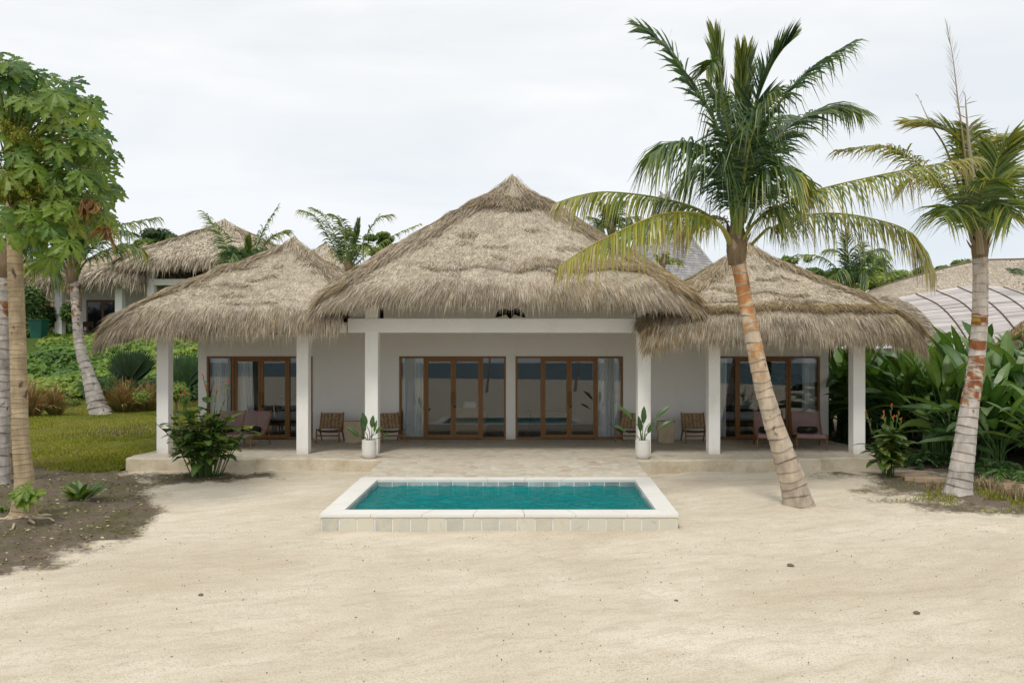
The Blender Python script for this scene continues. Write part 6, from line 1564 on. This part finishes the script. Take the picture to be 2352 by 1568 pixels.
n = 9000; i = R.uniform(0, 32.9, n); j = R.uniform(0, 3.4, n); i0, j0 = i.astype(int), j.astype(int); fi, fj = (i - i0)[:, None], (j - j0)[:, None]
P = rim[i0, j0] * (1 - fi) * (1 - fj) + rim[i0 + 1, j0] * fi * (1 - fj) + rim[i0, j0 + 1] * (1 - fi) * fj + rim[i0 + 1, j0 + 1] * fi * fj
Dn = rim[i0, j0 + 1] - rim[i0, j0]; Dn /= np.linalg.norm(Dn, axis=1)[:, None]; Dn = Dn + R.normal(0, .15, (n, 3)) + nrmv * .12; Dn /= np.linalg.norm(Dn, axis=1)[:, None]
Wd = np.cross(Dn, nrmv); Wd /= np.linalg.norm(Wd, axis=1)[:, None]
m.strands(P, Dn, Wd, .4 * R.uniform(.5, 1.2, n), np.full(n, .035), np.clip(.56 + R.normal(0, .16, n), 0, 1), 1)
m.build('thatch_rim', [M['thatch_base'], M['thatch'], M['thatch_gold']], bv)
for px_ in (2215, 2500):
    c = MB(); q = at(px_, 900, 29.5); c.tube([(q[0], q[1], -.2), (q[0], q[1], 2.4)], .12, 10); c.build('post', M['twig'], bv)
# dark eave at the right edge, nearer than the vault
en = thing('house', 'thatched eave coming in from the right edge above the hedge', 'house', (15.3, 24.5, -.2))
top_ = catmull([at(2276, 800, 24.6), at(2312, 768, 24.4), at(2358, 734, 24.4), at(2450, 690, 24.6), at(2650, 640, 25)], 30); bot_ = catmull([at(2280, 818, 24.5), at(2316, 796, 24.2), at(2358, 774, 24.0), at(2450, 760, 23.8), at(2650, 740, 23.6)], 30)
bk_ = top_ + np.array([5.0, 6, .3]); un = bot_ + np.array([.6, 1.2, .1])
m = MB(); V = np.stack([bk_, top_, (top_ + bot_) / 2 + [0, -.1, 0], bot_, un], 1); m.grid(V, .3, 0)
n = 16000; i = R.uniform(0, 28.9, n); j = R.choice([0., 1., 2.], n, p=[.5, .25, .25]) + R.random(n) * .99; i0, j0 = i.astype(int), j.astype(int); fi, fj = (i - i0)[:, None], (j - j0)[:, None]
P = V[i0, j0] * (1 - fi) * (1 - fj) + V[i0 + 1, j0] * fi * (1 - fj) + V[i0, j0 + 1] * (1 - fi) * fj + V[i0 + 1, j0 + 1] * fi * fj
P = P + np.array([0, -.05, .05]); Dn = np.where(j[:, None] < 1, np.array([-.1, -.9, -.1]), np.array([-.45, -.35, -.8])) + R.normal(0, .2, (n, 3)); Dn /= np.linalg.norm(Dn, axis=1)[:, None]
m.strands(P, Dn, np.tile([[.8, -.2, 0.]], (n, 1)), .35 * R.uniform(.5, 1.2, n), np.full(n, .022), np.clip(.45 + R.normal(0, .18, n), 0, 1), np.where(True, 2, 2))
m.build('thatched_roof', [M['thatch_base'], M['thatch'], M['thatch_gold']], en)
c = MB(); q = at(2420, 900, 25.5); c.tube([(q[0], q[1], -.2), (q[0], q[1], 3.3)], .14, 10); c.build('post', M['twig'], en)
# bamboo fence at the left frame edge
bf = thing('bamboo_fence', 'grey split-bamboo fence panel behind the palm at the left edge', 'fence', at(8, 1100, 17.2))
m = MB()
for k in range(34):
    x = at(26, 0, 17.2)[0] - k * .05; z0 = float(gz(x, 17.2)) - .05
    m.tube([(x, 17.2 + R.normal(0, .01), z0), (x + R.normal(0, .01), 17.2, z0 + 2.3 + R.normal(0, .05))], .02, 6, R.random())
m.build('bamboo_screen', M['twig'], bf)
m = MB(); z0 = float(gz(-11, 17.2))
for h in (.5, 1.9):
    p = MB(); p.tube([(at(30, 0, 17.1)[0], 17.14, z0 + h), (at(30, 0, 17.1)[0] - 1.9, 17.14, z0 + h)], .03, 7, .8); p.build('rail', M['twig'], bf)
p = MB(); p.tube([at(12, 995, 16.9), at(33, 905, 16.9)][::-1] , .022, 7, .95); p.build('brace', M['twig'], bf)
